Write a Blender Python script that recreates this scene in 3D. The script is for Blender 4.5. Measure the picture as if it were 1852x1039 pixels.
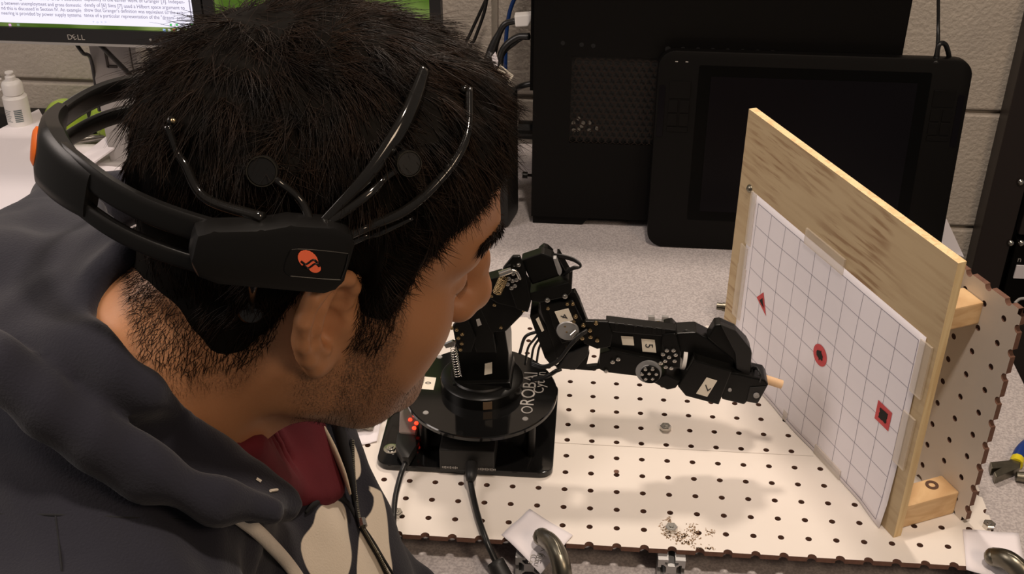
import bpy, bmesh, math, random
import numpy as np
from mathutils import Vector, Matrix

random.seed(4); rng = np.random.default_rng(4)
for o in list(bpy.data.objects): bpy.data.objects.remove(o)
SC = bpy.context.scene
COL = SC.collection

# ------------------------------------------------------------------ camera
IW, IH, FPX = 1852, 1039, 2145.0
CAM = np.array([0.009357, -1.06107, 0.776764])
def eul(a, b, c):
    ca, sa, cb, sb, cc, sc = math.cos(a), math.sin(a), math.cos(b), math.sin(b), math.cos(c), math.sin(c)
    return (np.array([[cc, -sc, 0], [sc, cc, 0], [0, 0, 1]]) @ np.array([[cb, 0, sb], [0, 1, 0], [-sb, 0, cb]])
            @ np.array([[1, 0, 0], [0, ca, -sa], [0, sa, ca]]))
CR = eul(1.0173413, -0.0056970, 0.0737090)
cd = bpy.data.cameras.new('camera'); cam = bpy.data.objects.new('camera', cd); COL.objects.link(cam)
cd.sensor_width = 36; cd.lens = FPX * 36 / IW; cd.clip_start = 0.05
m4 = Matrix([list(CR[i]) + [CAM[i]] for i in range(3)] + [[0, 0, 0, 1]])
cam.matrix_world = m4; SC.camera = cam

# ------------------------------------------------------------------ world, lamps, exposure
w = bpy.data.worlds.new('room'); SC.world = w; w.use_nodes = True
w.node_tree.nodes['Background'].inputs[0].default_value = (1.0, 0.88, 0.78, 1)
w.node_tree.nodes['Background'].inputs[1].default_value = 0.10
def area(name, loc, aim, sx, sy, watt, col):
    l = bpy.data.lights.new(name, 'AREA'); l.shape = 'RECTANGLE'; l.size = sx; l.size_y = sy
    l.energy = watt; l.color = col
    o = bpy.data.objects.new(name, l); COL.objects.link(o); o.location = loc
    o.rotation_euler = (Vector(aim) - Vector(loc)).to_track_quat('-Z', 'Y').to_euler(); return o
area('ceiling_or_fill_lamp', (0.12, 0.57, 1.40), (0.1, -0.1, 0.0), 0.14, 0.10, 8.0, (1.0, 0.84, 0.70))
area('ceiling_or_fill_lamp', (0.15, -0.66, 1.75), (0.05, -0.15, 0.0), 0.12, 0.12, 12.0, (1.0, 0.84, 0.70))
area('ceiling_or_fill_lamp', (1.1, -1.5, 1.5), (0.0, -0.2, 0.2), 0.5, 0.5, 8.0, (1.0, 0.74, 0.52))  # added fill, no real fixture: brightens the face and camera-side surfaces
area('ceiling_or_fill_lamp', (-1.5, -0.5, 1.35), (0.2, -0.1, 0.1), 0.7, 0.7, 12.0, (1.0, 0.86, 0.78))  # broad soft fill added at the left to brighten plywood and grid paper
vs = SC.view_settings
vs.view_transform = 'Standard'; vs.look = 'None'; vs.gamma = 1.0; vs.use_curve_mapping = False; vs.exposure = 0.24

# ------------------------------------------------------------------ measuring helpers: sight lines onto real planes
def ray(px, py):
    return CR @ np.array([(px - IW / 2) / FPX, -(py - IH / 2) / FPX, -1.0])
def at(px, py, ax, v):
    d = ray(px, py); i = 'xyz'.index(ax); return CAM + (v - CAM[i]) / d[i] * d
def dep(px, py, t): return CAM + ray(px, py) * t

# ------------------------------------------------------------------ materials
MATS = {}
def mat(name, col=(.5, .5, .5), rough=.5, metal=0., noise=None, bump=None, emit=None, trans=0., coat=0., spec=.5, sheen=0., alpha=1., ior=1.45):
    """noise=(scale, second colour, amount)  bump=(scale, strength, distance)"""
    if name in MATS: return MATS[name]
    m = bpy.data.materials.new(name); m.use_nodes = True; MATS[name] = m
    nt = m.node_tree; N = nt.nodes; L = nt.links; b = N['Principled BSDF']
    b.inputs['Base Color'].default_value = (*col, 1); b.inputs['Roughness'].default_value = rough
    b.inputs['Metallic'].default_value = metal; b.inputs['Transmission Weight'].default_value = trans
    b.inputs['Coat Weight'].default_value = coat; b.inputs['Specular IOR Level'].default_value = spec
    b.inputs['Sheen Weight'].default_value = sheen; b.inputs['Alpha'].default_value = alpha; b.inputs['IOR'].default_value = ior
    tc = N.new('ShaderNodeTexCoord')
    if noise:
        n = N.new('ShaderNodeTexNoise'); n.inputs['Scale'].default_value = noise[0]; n.inputs['Detail'].default_value = 6
        L.new(tc.outputs['Object'], n.inputs['Vector'])
        r = N.new('ShaderNodeValToRGB'); r.color_ramp.elements[0].position = .5 - noise[2] / 2; r.color_ramp.elements[1].position = .5 + noise[2] / 2
        r.color_ramp.elements[0].color = (*col, 1); r.color_ramp.elements[1].color = (*noise[1], 1)
        L.new(n.outputs['Fac'], r.inputs[0]); L.new(r.outputs[0], b.inputs['Base Color'])
    if bump:
        n = N.new('ShaderNodeTexNoise'); n.inputs['Scale'].default_value = bump[0]; n.inputs['Detail'].default_value = 5
        L.new(tc.outputs['Object'], n.inputs['Vector'])
        u = N.new('ShaderNodeBump'); u.inputs['Strength'].default_value = bump[1]; u.inputs['Distance'].default_value = bump[2]
        L.new(n.outputs['Fac'], u.inputs['Height']); L.new(u.outputs[0], b.inputs['Normal'])
    if emit:
        b.inputs['Emission Color'].default_value = (*emit[0], 1); b.inputs['Emission Strength'].default_value = emit[1]
    return m
M = {}
M['wall'] = mat('painted_block', (.57, .51, .44), .85, noise=(14, (.49, .44, .385), .5), bump=(150, .8, .0022))
M['mortar'] = mat('painted_mortar', (.40, .36, .31), .9, bump=(80, .5, .002))
M['table'] = mat('speckled_laminate', (.38, .345, .345), .55, noise=(430, (.55, .505, .50), .22))
M['tedge'] = mat('table_edge_band', (.12, .10, .09), .5)
M['board'] = mat('white_hardboard', (.80, .745, .69), .42, noise=(9, (.76, .70, .64), .5))
M['brown'] = mat('brown_hardboard', (.13, .062, .042), .8, noise=(200, (.18, .09, .06), .4))
M['floor'] = mat('floor_vinyl', (.20, .18, .16), .6, noise=(6, (.25, .22, .19), .4))
M['blk'] = mat('black_anodised', (.0035, .0034, .003), .34, spec=.3, bump=(300, .05, .001))
M['blk2'] = mat('black_plastic_matte', (.010, .0095, .009), .5, bump=(400, .08, .0008))
M['gloss'] = mat('black_acrylic', (.006, .006, .006), .08, spec=.5)
M['case'] = mat('case_black_paint', (.0025, .0022, .002), .5, spec=.14, bump=(500, .1, .0006))
M['tab'] = mat('tablet_black', (.0040, .0036, .0034), .45, spec=.14, bump=(700, .08, .0004))
M['tabscreen'] = mat('tablet_screen', (.0035, .003, .0042), .28, spec=.15)
M['steel'] = mat('bright_steel', (.62, .60, .56), .22, metal=1)
M['brass'] = mat('gold_contact', (.48, .36, .20), .3, metal=1)
M['alu'] = mat('aluminium', (.42, .42, .42), .45, metal=.7)
M['darksteel'] = mat('dark_clamp_steel', (.16, .15, .12), .36, metal=1, noise=(60, (.30, .28, .22), .5), bump=(60, .2, .001))
M['paper'] = mat('paper_white', (.82, .78, .82), .8, bump=(30, .15, .001))
M['ink'] = mat('ink_black', (.03, .03, .035), .7)
M['gridink'] = mat('grid_ink', (.26, .24, .30), .8)
M['red'] = mat('red_ink', (.50, .05, .06), .7, noise=(120, (.62, .09, .09), .6))
M['hole'] = mat('scorched_black', (.015, .013, .01), .9)
M['tape'] = mat('masking_tape', (.74, .66, .55), .6, alpha=.42)
M['label'] = mat('cream_label', (.80, .74, .62), .6)
M['cable'] = mat('black_cable', (.010, .010, .010), .35)
M['bluecable'] = mat('blue_cable', (.01, .05, .22), .4)
M['white'] = mat('white_plastic', (.78, .76, .74), .4)
M['bezel'] = mat('monitor_bezel', (.012, .012, .013), .35)
M['silver'] = mat('silver_trim', (.30, .29, .28), .4)
M['stand'] = mat('stand_grey', (.36, .34, .33), .5)
M['ball'] = mat('tennis_felt', (.42, .62, .04), .95, sheen=.3, bump=(900, .6, .002))
M['seam'] = mat('ball_seam', (.45, .50, .25), .9)
M['orange'] = mat('orange_button', (.85, .16, .01), .4)
M['logo'] = mat('orange_print_glow', (.90, .15, .06), .5, emit=((.9, .15, .06), .12))  # printed emblem, brightened by a faint glow put into its colour
M['tube'] = mat('glossy_black_tube', (.008, .007, .006), .12, coat=.5)
M['hs'] = mat('headset_soft_black', (.0065, .006, .0056), .36, spec=.4, bump=(900, .05, .0004))
M['yellow'] = mat('pencil_yellow', (.70, .45, .03), .4)
M['pwood'] = mat('pencil_wood', (.62, .42, .25), .7)
M['dowel'] = mat('dowel_wood', (.72, .46, .26), .6, noise=(60, (.78, .55, .34), .5))
M['cord'] = mat('white_cotton_cord', (.86, .77, .66), .9, bump=(900, .5, .001))
M['shirt'] = mat('maroon_jersey', (.10, .006, .012), .9, noise=(25, (.14, .010, .018), .5), bump=(700, .2, .0006))
M['plblue'] = mat('blue_grip', (.01, .04, .22), .4)
M['plyellow'] = mat('yellow_grip_ring', (.75, .62, .02), .4)
M['dongle'] = mat('smoky_plastic', (.30, .25, .22), .25, trans=.4)
M['led'] = mat('red_led', (.9, .02, .01), .4, emit=((1, .03, .01), 3.0))
M['greyprint'] = mat('grey_engraving', (.33, .31, .29), .6)
M['rack'] = mat('rack_brown_black', (.022, .016, .015), .45)
M['pearl'] = mat('eye_white', (.7, .62, .55), .2)
M['iris'] = mat('iris_dark', (.03, .015, .01), .1)
M['twill'] = mat('cream_twill_tape', (.60, .50, .38), .9, bump=(600, .3, .001))
M['zip'] = mat('zipper_black', (.012, .012, .014), .9)
M['stitch'] = mat('pale_stitch', (.65, .58, .48), .9)

def wood(name, a, b_, scale=(3, 40, 3), rot=(0, 0, 0), patch=None):
    m = mat(name, a, .55); nt = m.node_tree; N = nt.nodes; L = nt.links; b = N['Principled BSDF']
    tc = N.new('ShaderNodeTexCoord'); mp = N.new('ShaderNodeMapping'); mp.inputs['Scale'].default_value = scale; mp.inputs['Rotation'].default_value = rot
    L.new(tc.outputs['Object'], mp.inputs[0])
    n = N.new('ShaderNodeTexNoise'); n.inputs['Scale'].default_value = 2.2; n.inputs['Detail'].default_value = 8; n.inputs['Distortion'].default_value = .6
    L.new(mp.outputs[0], n.inputs['Vector'])
    r = N.new('ShaderNodeValToRGB'); e = r.color_ramp.elements
    e[0].position = .36; e[0].color = (*b_, 1); e[1].position = .56; e[1].color = (*a, 1)
    L.new(n.outputs['Fac'], r.inputs[0]); L.new(r.outputs[0], b.inputs['Base Color'])
    if patch:
        q = N.new('ShaderNodeTexNoise'); q.inputs['Scale'].default_value = 9; q.inputs['Detail'].default_value = 2; L.new(tc.outputs['Object'], q.inputs['Vector'])
        g = N.new('ShaderNodeTexNoise'); g.inputs['Scale'].default_value = 5; g.inputs['Detail'].default_value = 4; L.new(mp.outputs[0], g.inputs['Vector'])
        r1 = N.new('ShaderNodeMapRange'); r1.inputs[1].default_value = .48; r1.inputs[2].default_value = .60; L.new(q.outputs['Fac'], r1.inputs[0])
        r2 = N.new('ShaderNodeMapRange'); r2.inputs[1].default_value = .50; r2.inputs[2].default_value = .62; L.new(g.outputs['Fac'], r2.inputs[0])
        mu = N.new('ShaderNodeMath'); mu.operation = 'MULTIPLY'; L.new(r1.outputs[0], mu.inputs[0]); L.new(r2.outputs[0], mu.inputs[1])
        mx = N.new('ShaderNodeMix'); mx.data_type = 'RGBA'; mx.inputs[7].default_value = (*patch, 1); L.new(mu.outputs[0], mx.inputs[0]); L.new(r.outputs[0], mx.inputs[6]); L.new(mx.outputs[2], b.inputs['Base Color'])
    u = N.new('ShaderNodeBump'); u.inputs['Strength'].default_value = .12; u.inputs['Distance'].default_value = .001
    L.new(n.outputs['Fac'], u.inputs['Height']); L.new(u.outputs[0], b.inputs['Normal']); return m
M['ply'] = wood('plywood_face', (.48, .365, .215), (.43, .315, .18), (3.5, 3.5, 42), patch=(.29, .18, .09))
M['plyedge'] = wood('plywood_edge', (.82, .64, .36), (.68, .48, .24), (60, 60, 4))
M['pine'] = wood('pine_block', (.72, .50, .27), (.60, .38, .19), (14, 14, 40))

# cream print on the hoodie and stubble on the skin come from stored attributes (they are colour of the cloth / the beard)
def attr_mat(name, a, b_, attr, rough, crisp=False, bump=None, sss=0., grain=None, sheen=0.):
    m = mat(name, a, rough, sheen=sheen, bump=bump); nt = m.node_tree; N = nt.nodes; L = nt.links; b = N['Principled BSDF']
    at_ = N.new('ShaderNodeAttribute'); at_.attribute_name = attr
    mx = N.new('ShaderNodeMix'); mx.data_type = 'RGBA'
    mx.inputs[6].default_value = (*a, 1); mx.inputs[7].default_value = (*b_, 1)
    fac = at_.outputs['Fac']
    if crisp:
        cr = N.new('ShaderNodeMapRange'); cr.inputs[1].default_value = .47; cr.inputs[2].default_value = .53; L.new(fac, cr.inputs[0]); fac = cr.outputs[0]
    if grain:
        tc = N.new('ShaderNodeTexCoord'); n = N.new('ShaderNodeTexNoise'); n.inputs['Scale'].default_value = grain; n.inputs['Detail'].default_value = 3
        L.new(tc.outputs['Object'], n.inputs['Vector'])
        r = N.new('ShaderNodeMapRange'); r.inputs[1].default_value = .35; r.inputs[2].default_value = .6; r.inputs[3].default_value = .25; r.inputs[4].default_value = 1.
        L.new(n.outputs['Fac'], r.inputs[0]); mu = N.new('ShaderNodeMath'); mu.operation = 'MULTIPLY'
        L.new(fac, mu.inputs[0]); L.new(r.outputs[0], mu.inputs[1]); fac = mu.outputs[0]
    L.new(fac, mx.inputs[0]); L.new(mx.outputs[2], b.inputs['Base Color'])
    if sss:
        b.inputs['Subsurface Weight'].default_value = sss; b.inputs['Subsurface Radius'].default_value = (1, .35, .18); b.inputs['Subsurface Scale'].default_value = .006
    return m
M['skin'] = attr_mat('brown_skin', (.47, .215, .098), (.055, .035, .024), 'stubble', .50, bump=(260, .12, .0012), sss=.12, grain=900)
M['hoodie'] = attr_mat('navy_fleece', (.0125, .0122, .0205), (.80, .70, .57), 'cream', .95, crisp=True, bump=(650, .35, .0012), sheen=.12)
M['hair'] = mat('black_hair', (.0050, .0035, .0026), .50, noise=(60, (.020, .0105, .0055), .3), spec=.16)
M['hairbase'] = mat('hair_undercoat', (.005, .004, .003), .9, spec=.1)

# ------------------------------------------------------------------ mesh helpers
def link(name, me, m=None, parent=None, label=None, cat=None, group=None, kind=None, smooth=False):
    o = bpy.data.objects.new(name, me); COL.objects.link(o)
    if m is not None and not len(me.materials): me.materials.append(m)
    if parent: o.parent = parent
    if label: o['label'] = label
    if cat: o['category'] = cat
    if group: o['group'] = group
    if kind: o['kind'] = kind
    if smooth: me.polygons.foreach_set('use_smooth', [True] * len(me.polygons))
    return o
def thing(name, loc, label, cat, group=None):
    o = bpy.data.objects.new(name, None); COL.objects.link(o); o.location = loc; o.empty_display_size = .02
    o['label'] = label; o['category'] = cat
    if group: o['group'] = group
    return o
class MB:
    """collects verts and faces in world coordinates; build() makes one object with local coordinates under its parent"""
    def __init__(s): s.v = []; s.f = []; s.mi = []
    def add(s, vs, fs, mi=0):
        n = len(s.v); s.v += [tuple(map(float, x)) for x in vs]; s.f += [tuple(i + n for i in f) for f in fs]; s.mi += [mi] * len(fs); return s
    def box(s, c, size, R=None, mi=0, bev=0.):
        bm = bmesh.new(); bmesh.ops.create_cube(bm, size=1); bmesh.ops.scale(bm, vec=size, verts=bm.verts)
        if bev: bmesh.ops.bevel(bm, geom=bm.edges[:], offset=bev, segments=2, profile=.6, affect='EDGES')
        R = np.eye(3) if R is None else np.array(R)
        s.add([R @ np.array(v.co) + np.array(c) for v in bm.verts], [[v.index for v in f.verts] for f in bm.faces] if not bm.verts.index_update() else 0, mi)
        bm.free(); return s
    def prism(s, poly, vec, mi=0, bev=0.):
        """poly: list of 3-D points, extruded along vec"""
        bm = bmesh.new(); vs = [bm.verts.new(p) for p in poly]; f = bm.faces.new(vs)
        r = bmesh.ops.extrude_face_region(bm, geom=[f]); nv = [g for g in r['geom'] if isinstance(g, bmesh.types.BMVert)]
        bmesh.ops.translate(bm, vec=Vector(vec), verts=nv); bmesh.ops.recalc_face_normals(bm, faces=bm.faces)
        if bev: bmesh.ops.bevel(bm, geom=bm.edges[:], offset=bev, segments=2, profile=.6, affect='EDGES')
        bm.verts.index_update(); s.add([v.co for v in bm.verts], [[v.index for v in f.verts] for f in bm.faces], mi); bm.free(); return s
    def cyl(s, a, b, r1, r2=None, n=20, mi=0, cap=True):
        a = np.array(a, float); b = np.array(b, float); r2 = r1 if r2 is None else r2
        d = b - a; d /= np.linalg.norm(d); t = np.cross(d, [0, 0, 1]) if abs(d[2]) < .9 else np.cross(d, [1, 0, 0]); t /= np.linalg.norm(t); u = np.cross(d, t)
        vs = []
        for c, r in ((a, r1), (b, r2)):
            for k in range(n): th = 2 * math.pi * k / n; vs.append(c + r * (math.cos(th) * t + math.sin(th) * u))
        fs = [(k, (k + 1) % n, n + (k + 1) % n, n + k) for k in range(n)]
        if cap: fs += [tuple(range(n))[::-1], tuple(range(n, 2 * n))]
        return s.add(vs, fs, mi)
    def lathe(s, c, prof, n=28, mi=0, ax=(0, 0, 1)):
        d = np.array(ax, float); d /= np.linalg.norm(d); t = np.cross(d, [0, 0, 1]) if abs(d[2]) < .9 else np.array([1., 0, 0]); t /= np.linalg.norm(t); u = np.cross(d, t)
        c = np.array(c, float); vs = []
        for r, z in prof:
            for k in range(n): th = 2 * math.pi * k / n; vs.append(c + d * z + r * (math.cos(th) * t + math.sin(th) * u))
        fs = []
        for i in range(len(prof) - 1):
            for k in range(n): fs.append((i * n + k, i * n + (k + 1) % n, (i + 1) * n + (k + 1) % n, (i + 1) * n + k))
        return s.add(vs, fs, mi)
    def tube(s, pts, r, n=10, mi=0, sub=6, flat=1., up=None):
        P = catmull(np.array(pts, float), sub); m = len(P)
        R = np.interp(np.linspace(0, 1, m), np.linspace(0, 1, len(r)), r) if hasattr(r, '__len__') else np.full(m, r)
        T = np.gradient(P, axis=0); T /= np.linalg.norm(T, axis=1)[:, None] + 1e-12
        nrm = np.cross(T[0], [0, 0, 1]) if up is None else np.array(up, float)
        if np.linalg.norm(nrm) < 1e-4: nrm = np.array([1., 0, 0])
        vs = []
        for i in range(m):
            nrm = nrm - T[i] * (nrm @ T[i]); nrm /= np.linalg.norm(nrm); b = np.cross(T[i], nrm)
            for k in range(n): th = 2 * math.pi * k / n; vs.append(P[i] + R[i] * (math.cos(th) * nrm * flat + math.sin(th) * b))
        fs = [(i * n + k, i * n + (k + 1) % n, (i + 1) * n + (k + 1) % n, (i + 1) * n + k) for i in range(m - 1) for k in range(n)]
        fs += [tuple(range(n))[::-1], tuple(range((m - 1) * n, m * n))]
        return s.add(vs, fs, mi)
    def ball(s, c, r, n=14, mi=0, sc=(1, 1, 1)):
        bm = bmesh.new(); bmesh.ops.create_uvsphere(bm, u_segments=n, v_segments=max(6, n // 2), radius=1); bm.verts.index_update()
        s.add([np.array(v.co) * r * np.array(sc) + np.array(c) for v in bm.verts], [[v.index for v in f.verts] for f in bm.faces], mi); bm.free(); return s
    def mesh(s, name, mats, origin=(0, 0, 0)):
        me = bpy.data.meshes.new(name); o = np.array(origin, float)
        me.from_pydata([tuple(np.array(x) - o) for x in s.v], [], s.f)
        for m in mats: me.materials.append(m)
        if len(mats) > 1: me.polygons.foreach_set('material_index', s.mi)
        me.validate(); me.update()
        bm = bmesh.new(); bm.from_mesh(me); bmesh.ops.recalc_face_normals(bm, faces=bm.faces); bm.to_mesh(me); bm.free()
        return me
    def build(s, name, mats, parent=None, smooth=False, auto=True, **kw):
        if not isinstance(mats, (list, tuple)): mats = [mats]
        V = np.array(s.v)
        if parent is not None:
            org = world_loc(parent)
        else: org = np.array([(V[:, 0].min() + V[:, 0].max()) / 2, (V[:, 1].min() + V[:, 1].max()) / 2, V[:, 2].min()])
        me = s.mesh(name, mats, org)
        o = link(name, me, None, parent, **kw)
        if parent is None: o.location = org
        if smooth:
            me.polygons.foreach_set('use_smooth', [True] * len(me.polygons))
            if auto:
                bm = bmesh.new(); bm.from_mesh(me)
                for e in bm.edges:
                    if len(e.link_faces) == 2 and e.calc_face_angle(0) > .7: e.smooth = False
                bm.to_mesh(me); bm.free()
        return o
def world_loc(o):
    p = np.zeros(3)
    while o is not None: p = p + np.array(o.location); o = o.parent
    return p
def catmull(P, sub):
    if len(P) < 3 or sub <= 1: return P if len(P) < 3 else P
    Q = np.vstack([2 * P[0] - P[1], P, 2 * P[-1] - P[-2]]); out = []
    for i in range(1, len(Q) - 2):
        p0, p1, p2, p3 = Q[i - 1:i + 3]
        for t in np.linspace(0, 1, sub, endpoint=False):
            out.append(.5 * ((2 * p1) + (-p0 + p2) * t + (2 * p0 - 5 * p1 + 4 * p2 - p3) * t * t + (-p0 + 3 * p1 - 3 * p2 + p3) * t ** 3))
    out.append(P[-1]); return np.array(out)
def text(name, s, org, right, up, size, m, parent=None, thick=.00015, shear=0., align='CENTER', **kw):
    """flat lettering laid on a surface: org = anchor, right/up = directions on the surface"""
    cu = bpy.data.curves.new(name, 'FONT'); cu.body = s; cu.size = size; cu.align_x = align; cu.align_y = 'CENTER'; cu.extrude = thick; cu.shear = shear
    cu.resolution_u = 3
    tmp = bpy.data.objects.new(name, cu); COL.objects.link(tmp)
    me = bpy.data.meshes.new_from_object(tmp.evaluated_get(bpy.context.evaluated_depsgraph_get())); bpy.data.objects.remove(tmp)
    R = np.array(right, float); R /= np.linalg.norm(R); Uv = np.array(up, float); Uv -= R * (Uv @ R); Uv /= np.linalg.norm(Uv); Nn = np.cross(R, Uv)
    off = world_loc(parent) if parent is not None else np.zeros(3)
    for v in me.vertices:
        c = np.array(v.co); v.co = Vector(np.array(org) - off + R * c[0] + Uv * c[1] + Nn * c[2])
    me.materials.clear(); me.materials.append(m)
    return link(name, me, None, parent, **kw)

# ================================================================== THE ROOM
TZ = -0.031          # table top; the pegboard top is z = 0
WY = 0.70            # back wall
mb = MB(); mb.box((0, WY + .055, .1), (4.0, .10, 2.1)); wall = mb.build('wall_back', M['mortar'], kind='structure')
zj = 0.045
proto = MB(); proto.box((0, 0, 0), (.3965, .012, .1955), bev=.0035); pme = proto.mesh('concrete_block', [M['wall']])
for r in range(-4, 5):
    for c in range(-5, 5):
        x = c * .4064 + (.2032 if r % 2 else 0) + .060; z = zj + r * .2032 + .1016
        o = link('concrete_block', pme, None, wall); o.location = (x - wall.location.x, WY - wall.location.y, z - wall.location.z)
mb = MB(); mb.box((0, -.6, -.80), (4.0, 2.8, .02)); mb.build('floor', M['floor'], kind='structure')

# ================================================================== TABLE
tb = thing('work_table', (-.3, .15, -.79), 'long table with pale grey speckled top under the pegboard, computer and papers', 'table')
mb = MB(); mb.box((-.415, .175, TZ - .014), (1.87, 1.02, .028), bev=.002); mb.build('tabletop', M['table'], tb)
for x in (-1.30, .47):
    for y in (-.29, .62):
        mb = MB(); mb.box((x, y, (TZ - .028 - .79) / 2), (.05, .05, .79 + TZ - .028), bev=.003); mb.build('leg', M['rack'], tb)

# ================================================================== PEGBOARDS
def pegboard(name, nx0, nx1, ny0, ny1, org, ux, uy, e=.0112):
    """holes at (i*p, j*p); white top face, brown hardboard core; nx0..nx1, ny0..ny1 hole indices (inclusive)"""
    p = .0254; r = .0030; th = .0055; n = 12
    ux = np.array(ux, float); uy = np.array(uy, float); nz = np.cross(ux, uy)
    mb = MB(); O = np.array(org, float)
    W3 = lambda x, y, z: O + ux * x + uy * y + nz * z
    ring = [(math.cos(2 * math.pi * k / n + math.pi / 4), math.sin(2 * math.pi * k / n + math.pi / 4)) for k in range(n)]
    def sq(k):
        a = ring[k]; m = max(abs(a[0]), abs(a[1])); return a[0] / m * p / 2, a[1] / m * p / 2
    for i in range(nx0, nx1 + 1):
        for j in range(ny0, ny1 + 1):
            cx, cy = i * p, j * p
            vs = []
            for z in (0, -th):
                for k in range(n): vs.append(W3(cx + ring[k][0] * r, cy + ring[k][1] * r, z))
                for k in range(n): s = sq(k); vs.append(W3(cx + s[0], cy + s[1], z))
            top = [(k, n + k, n + (k + 1) % n, (k + 1) % n) for k in range(n)]
            mb.add(vs, top, 0); b = len(mb.v) - 4 * n
            mb.f += [tuple(b + 2 * n + q for q in f)[::-1] for f in top]; mb.mi += [1] * n
            mb.f += [(b + k, b + (k + 1) % n, b + 2 * n + (k + 1) % n, b + 2 * n + k) for k in range(n)]; mb.mi += [1] * n
    # edge strips with half-round notches
    x0, x1 = (nx0 - .5) * p, (nx1 + .5) * p; y0, y1 = (ny0 - .5) * p, (ny1 + .5) * p
    rn = .0042
    def strip(a, b, out, idx, cen):    # a,b: corner coords along the inner edge, out: outward 2-D dir
        a = np.array(a); b = np.array(b); d = (b - a) / np.linalg.norm(b - a); out = np.array(out)
        for c in cen:
            m_ = a + d * c; l = m_ - d * p / 2; rr = m_ + d * p / 2
            poly = [l, rr, rr + out * e] + [m_ + out * e + d * rn * math.cos(t) - out * rn * math.sin(t) for t in np.linspace(0, math.pi, 9)] + [l + out * e]
            k = len(poly); vs = [W3(q[0], q[1], 0) for q in poly] + [W3(q[0], q[1], -th) for q in poly]
            # fan by quads to keep concave shapes valid
            arc = list(range(3, 12)); mb.add(vs, [(1, 2, arc[0])] + [(1, arc[t], arc[t + 1]) for t in range(4)] + [(0, 1, arc[4])] + [(0, arc[t], arc[t + 1]) for t in range(4, 8)] + [(0, arc[8], 12)], 0)
            bb = len(mb.v) - 2 * k
            mb.f += [tuple(bb + k + q for q in f)[::-1] for f in [(1, 2, arc[0])] + [(1, arc[t], arc[t + 1]) for t in range(4)] + [(0, 1, arc[4])] + [(0, arc[t], arc[t + 1]) for t in range(4, 8)] + [(0, arc[8], 12)]]; mb.mi += [1] * 11
            side = [2] + arc + [12]
            mb.f += [(bb + side[t], bb + side[t + 1], bb + k + side[t + 1], bb + k + side[t]) for t in range(len(side) - 1)]; mb.mi += [1] * (len(side) - 1)
    nxs = [(i - nx0 + .5) * p for i in range(nx0, nx1 + 1)]; nys = [(j - ny0 + .5) * p for j in range(ny0, ny1 + 1)]
    strip((x0, y0), (x1, y0), (0, -1), 0, nxs); strip((x0, y1), (x1, y1), (0, 1), 0, nxs)
    strip((x1, y0), (x1, y1), (1, 0), 0, nys); strip((x0, y0), (x0, y1), (-1, 0), 0, nys)
    return mb
mb = pegboard('pegboard', -9, 15, -9, 4, (0, 0, 0), (1, 0, 0), (0, 1, 0))
pb = mb.build('pegboard', [M['board'], M['brown']], label='white pegboard with brown hardboard edges lying flat under the robot arm', cat='pegboard')
# dark scuffs near the front edge, pencil line, drill mark
mb = MB()
WC = [(rng.normal(.118, .012), rng.normal(-.234, .009)) for _ in range(16)]
for k in range(300):
    wc_ = WC[k % 16]; x = wc_[0] + rng.normal(0, .0028); y = wc_[1] + rng.normal(0, .0028)
    if y < -.25: y = -.249
    a = rng.uniform(0, 6.28); L_, W_ = rng.uniform(.0004, .0019), rng.uniform(.0003, .0010)
    pts = []
    for t in range(7):
        th = 2 * math.pi * t / 7; rr = rng.uniform(.5, 1.1); lx, ly = math.cos(th) * L_ * rr, math.sin(th) * W_ * rr
        pts.append((x + lx * math.cos(a) - ly * math.sin(a), min(-.2521 + .0 * t, 9) if y + lx * math.sin(a) < -.2521 else y + lx * math.sin(a) + ly * math.cos(a), .0003))
    mb.add(pts, [tuple(range(7))])
mb.build('worn_spot', mat('worn_brown', (.30, .20, .12), .9), pb, kind='stuff')
mb = MB(); mb.box((.10, -.1075, .0002), (.30, .0005, .0003)); mb.build('pencil_line', mat('pencil_grey', (.55, .5, .46), .9), pb)
mb = MB(); mb.cyl((.0506, -.1475, -.0003), (.0506, -.1475, .0003), .0027, n=16); mb.build('drill_mark', M['brown'], pb)

# extrusions under the board
EX = [(-.1778, 'left'), (-.0290, 'mid'), (.1016, 'c'), (.3900, 'r')]
exl = ['slotted aluminium rail under the pegboard at its left end', 'slotted aluminium rail under the pegboard ending below the torn paper by the clamp',
       'slotted aluminium rail under the pegboard in line with its two middle hex nuts', 'slotted aluminium rail under the right end of the pegboard']
for (x, _), lb in zip(EX, exl):
    w_, s_ = .0125, .0032
    prof = []
    # square with a T-slot on each side
    q = [(-w_, -w_), (-s_, -w_), (-s_, -w_ + .003), (-.0062, -w_ + .003), (-.0062, -w_ + .005), (-.0035, -w_ + .0078), (.0035, -w_ + .0078), (.0062, -w_ + .005), (.0062, -w_ + .003), (s_, -w_ + .003), (s_, -w_)]
    for k in range(4):
        c, s = round(math.cos(k * math.pi / 2)), round(math.sin(k * math.pi / 2))
        prof += [(c * a - s * b, s * a + c * b) for a, b in q]
    y0, y1 = (-.2605 if x > -.02 or x < -.04 else -.268), .140
    mb = MB(); mb.prism([(x + a, y0, TZ + .0127 + b) for a, b in prof], (0, y1 - y0, 0)); 
    mb.build('aluminium_rail', M['alu'], label=lb, cat='rail', group='aluminium rails under the pegboard')
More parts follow.
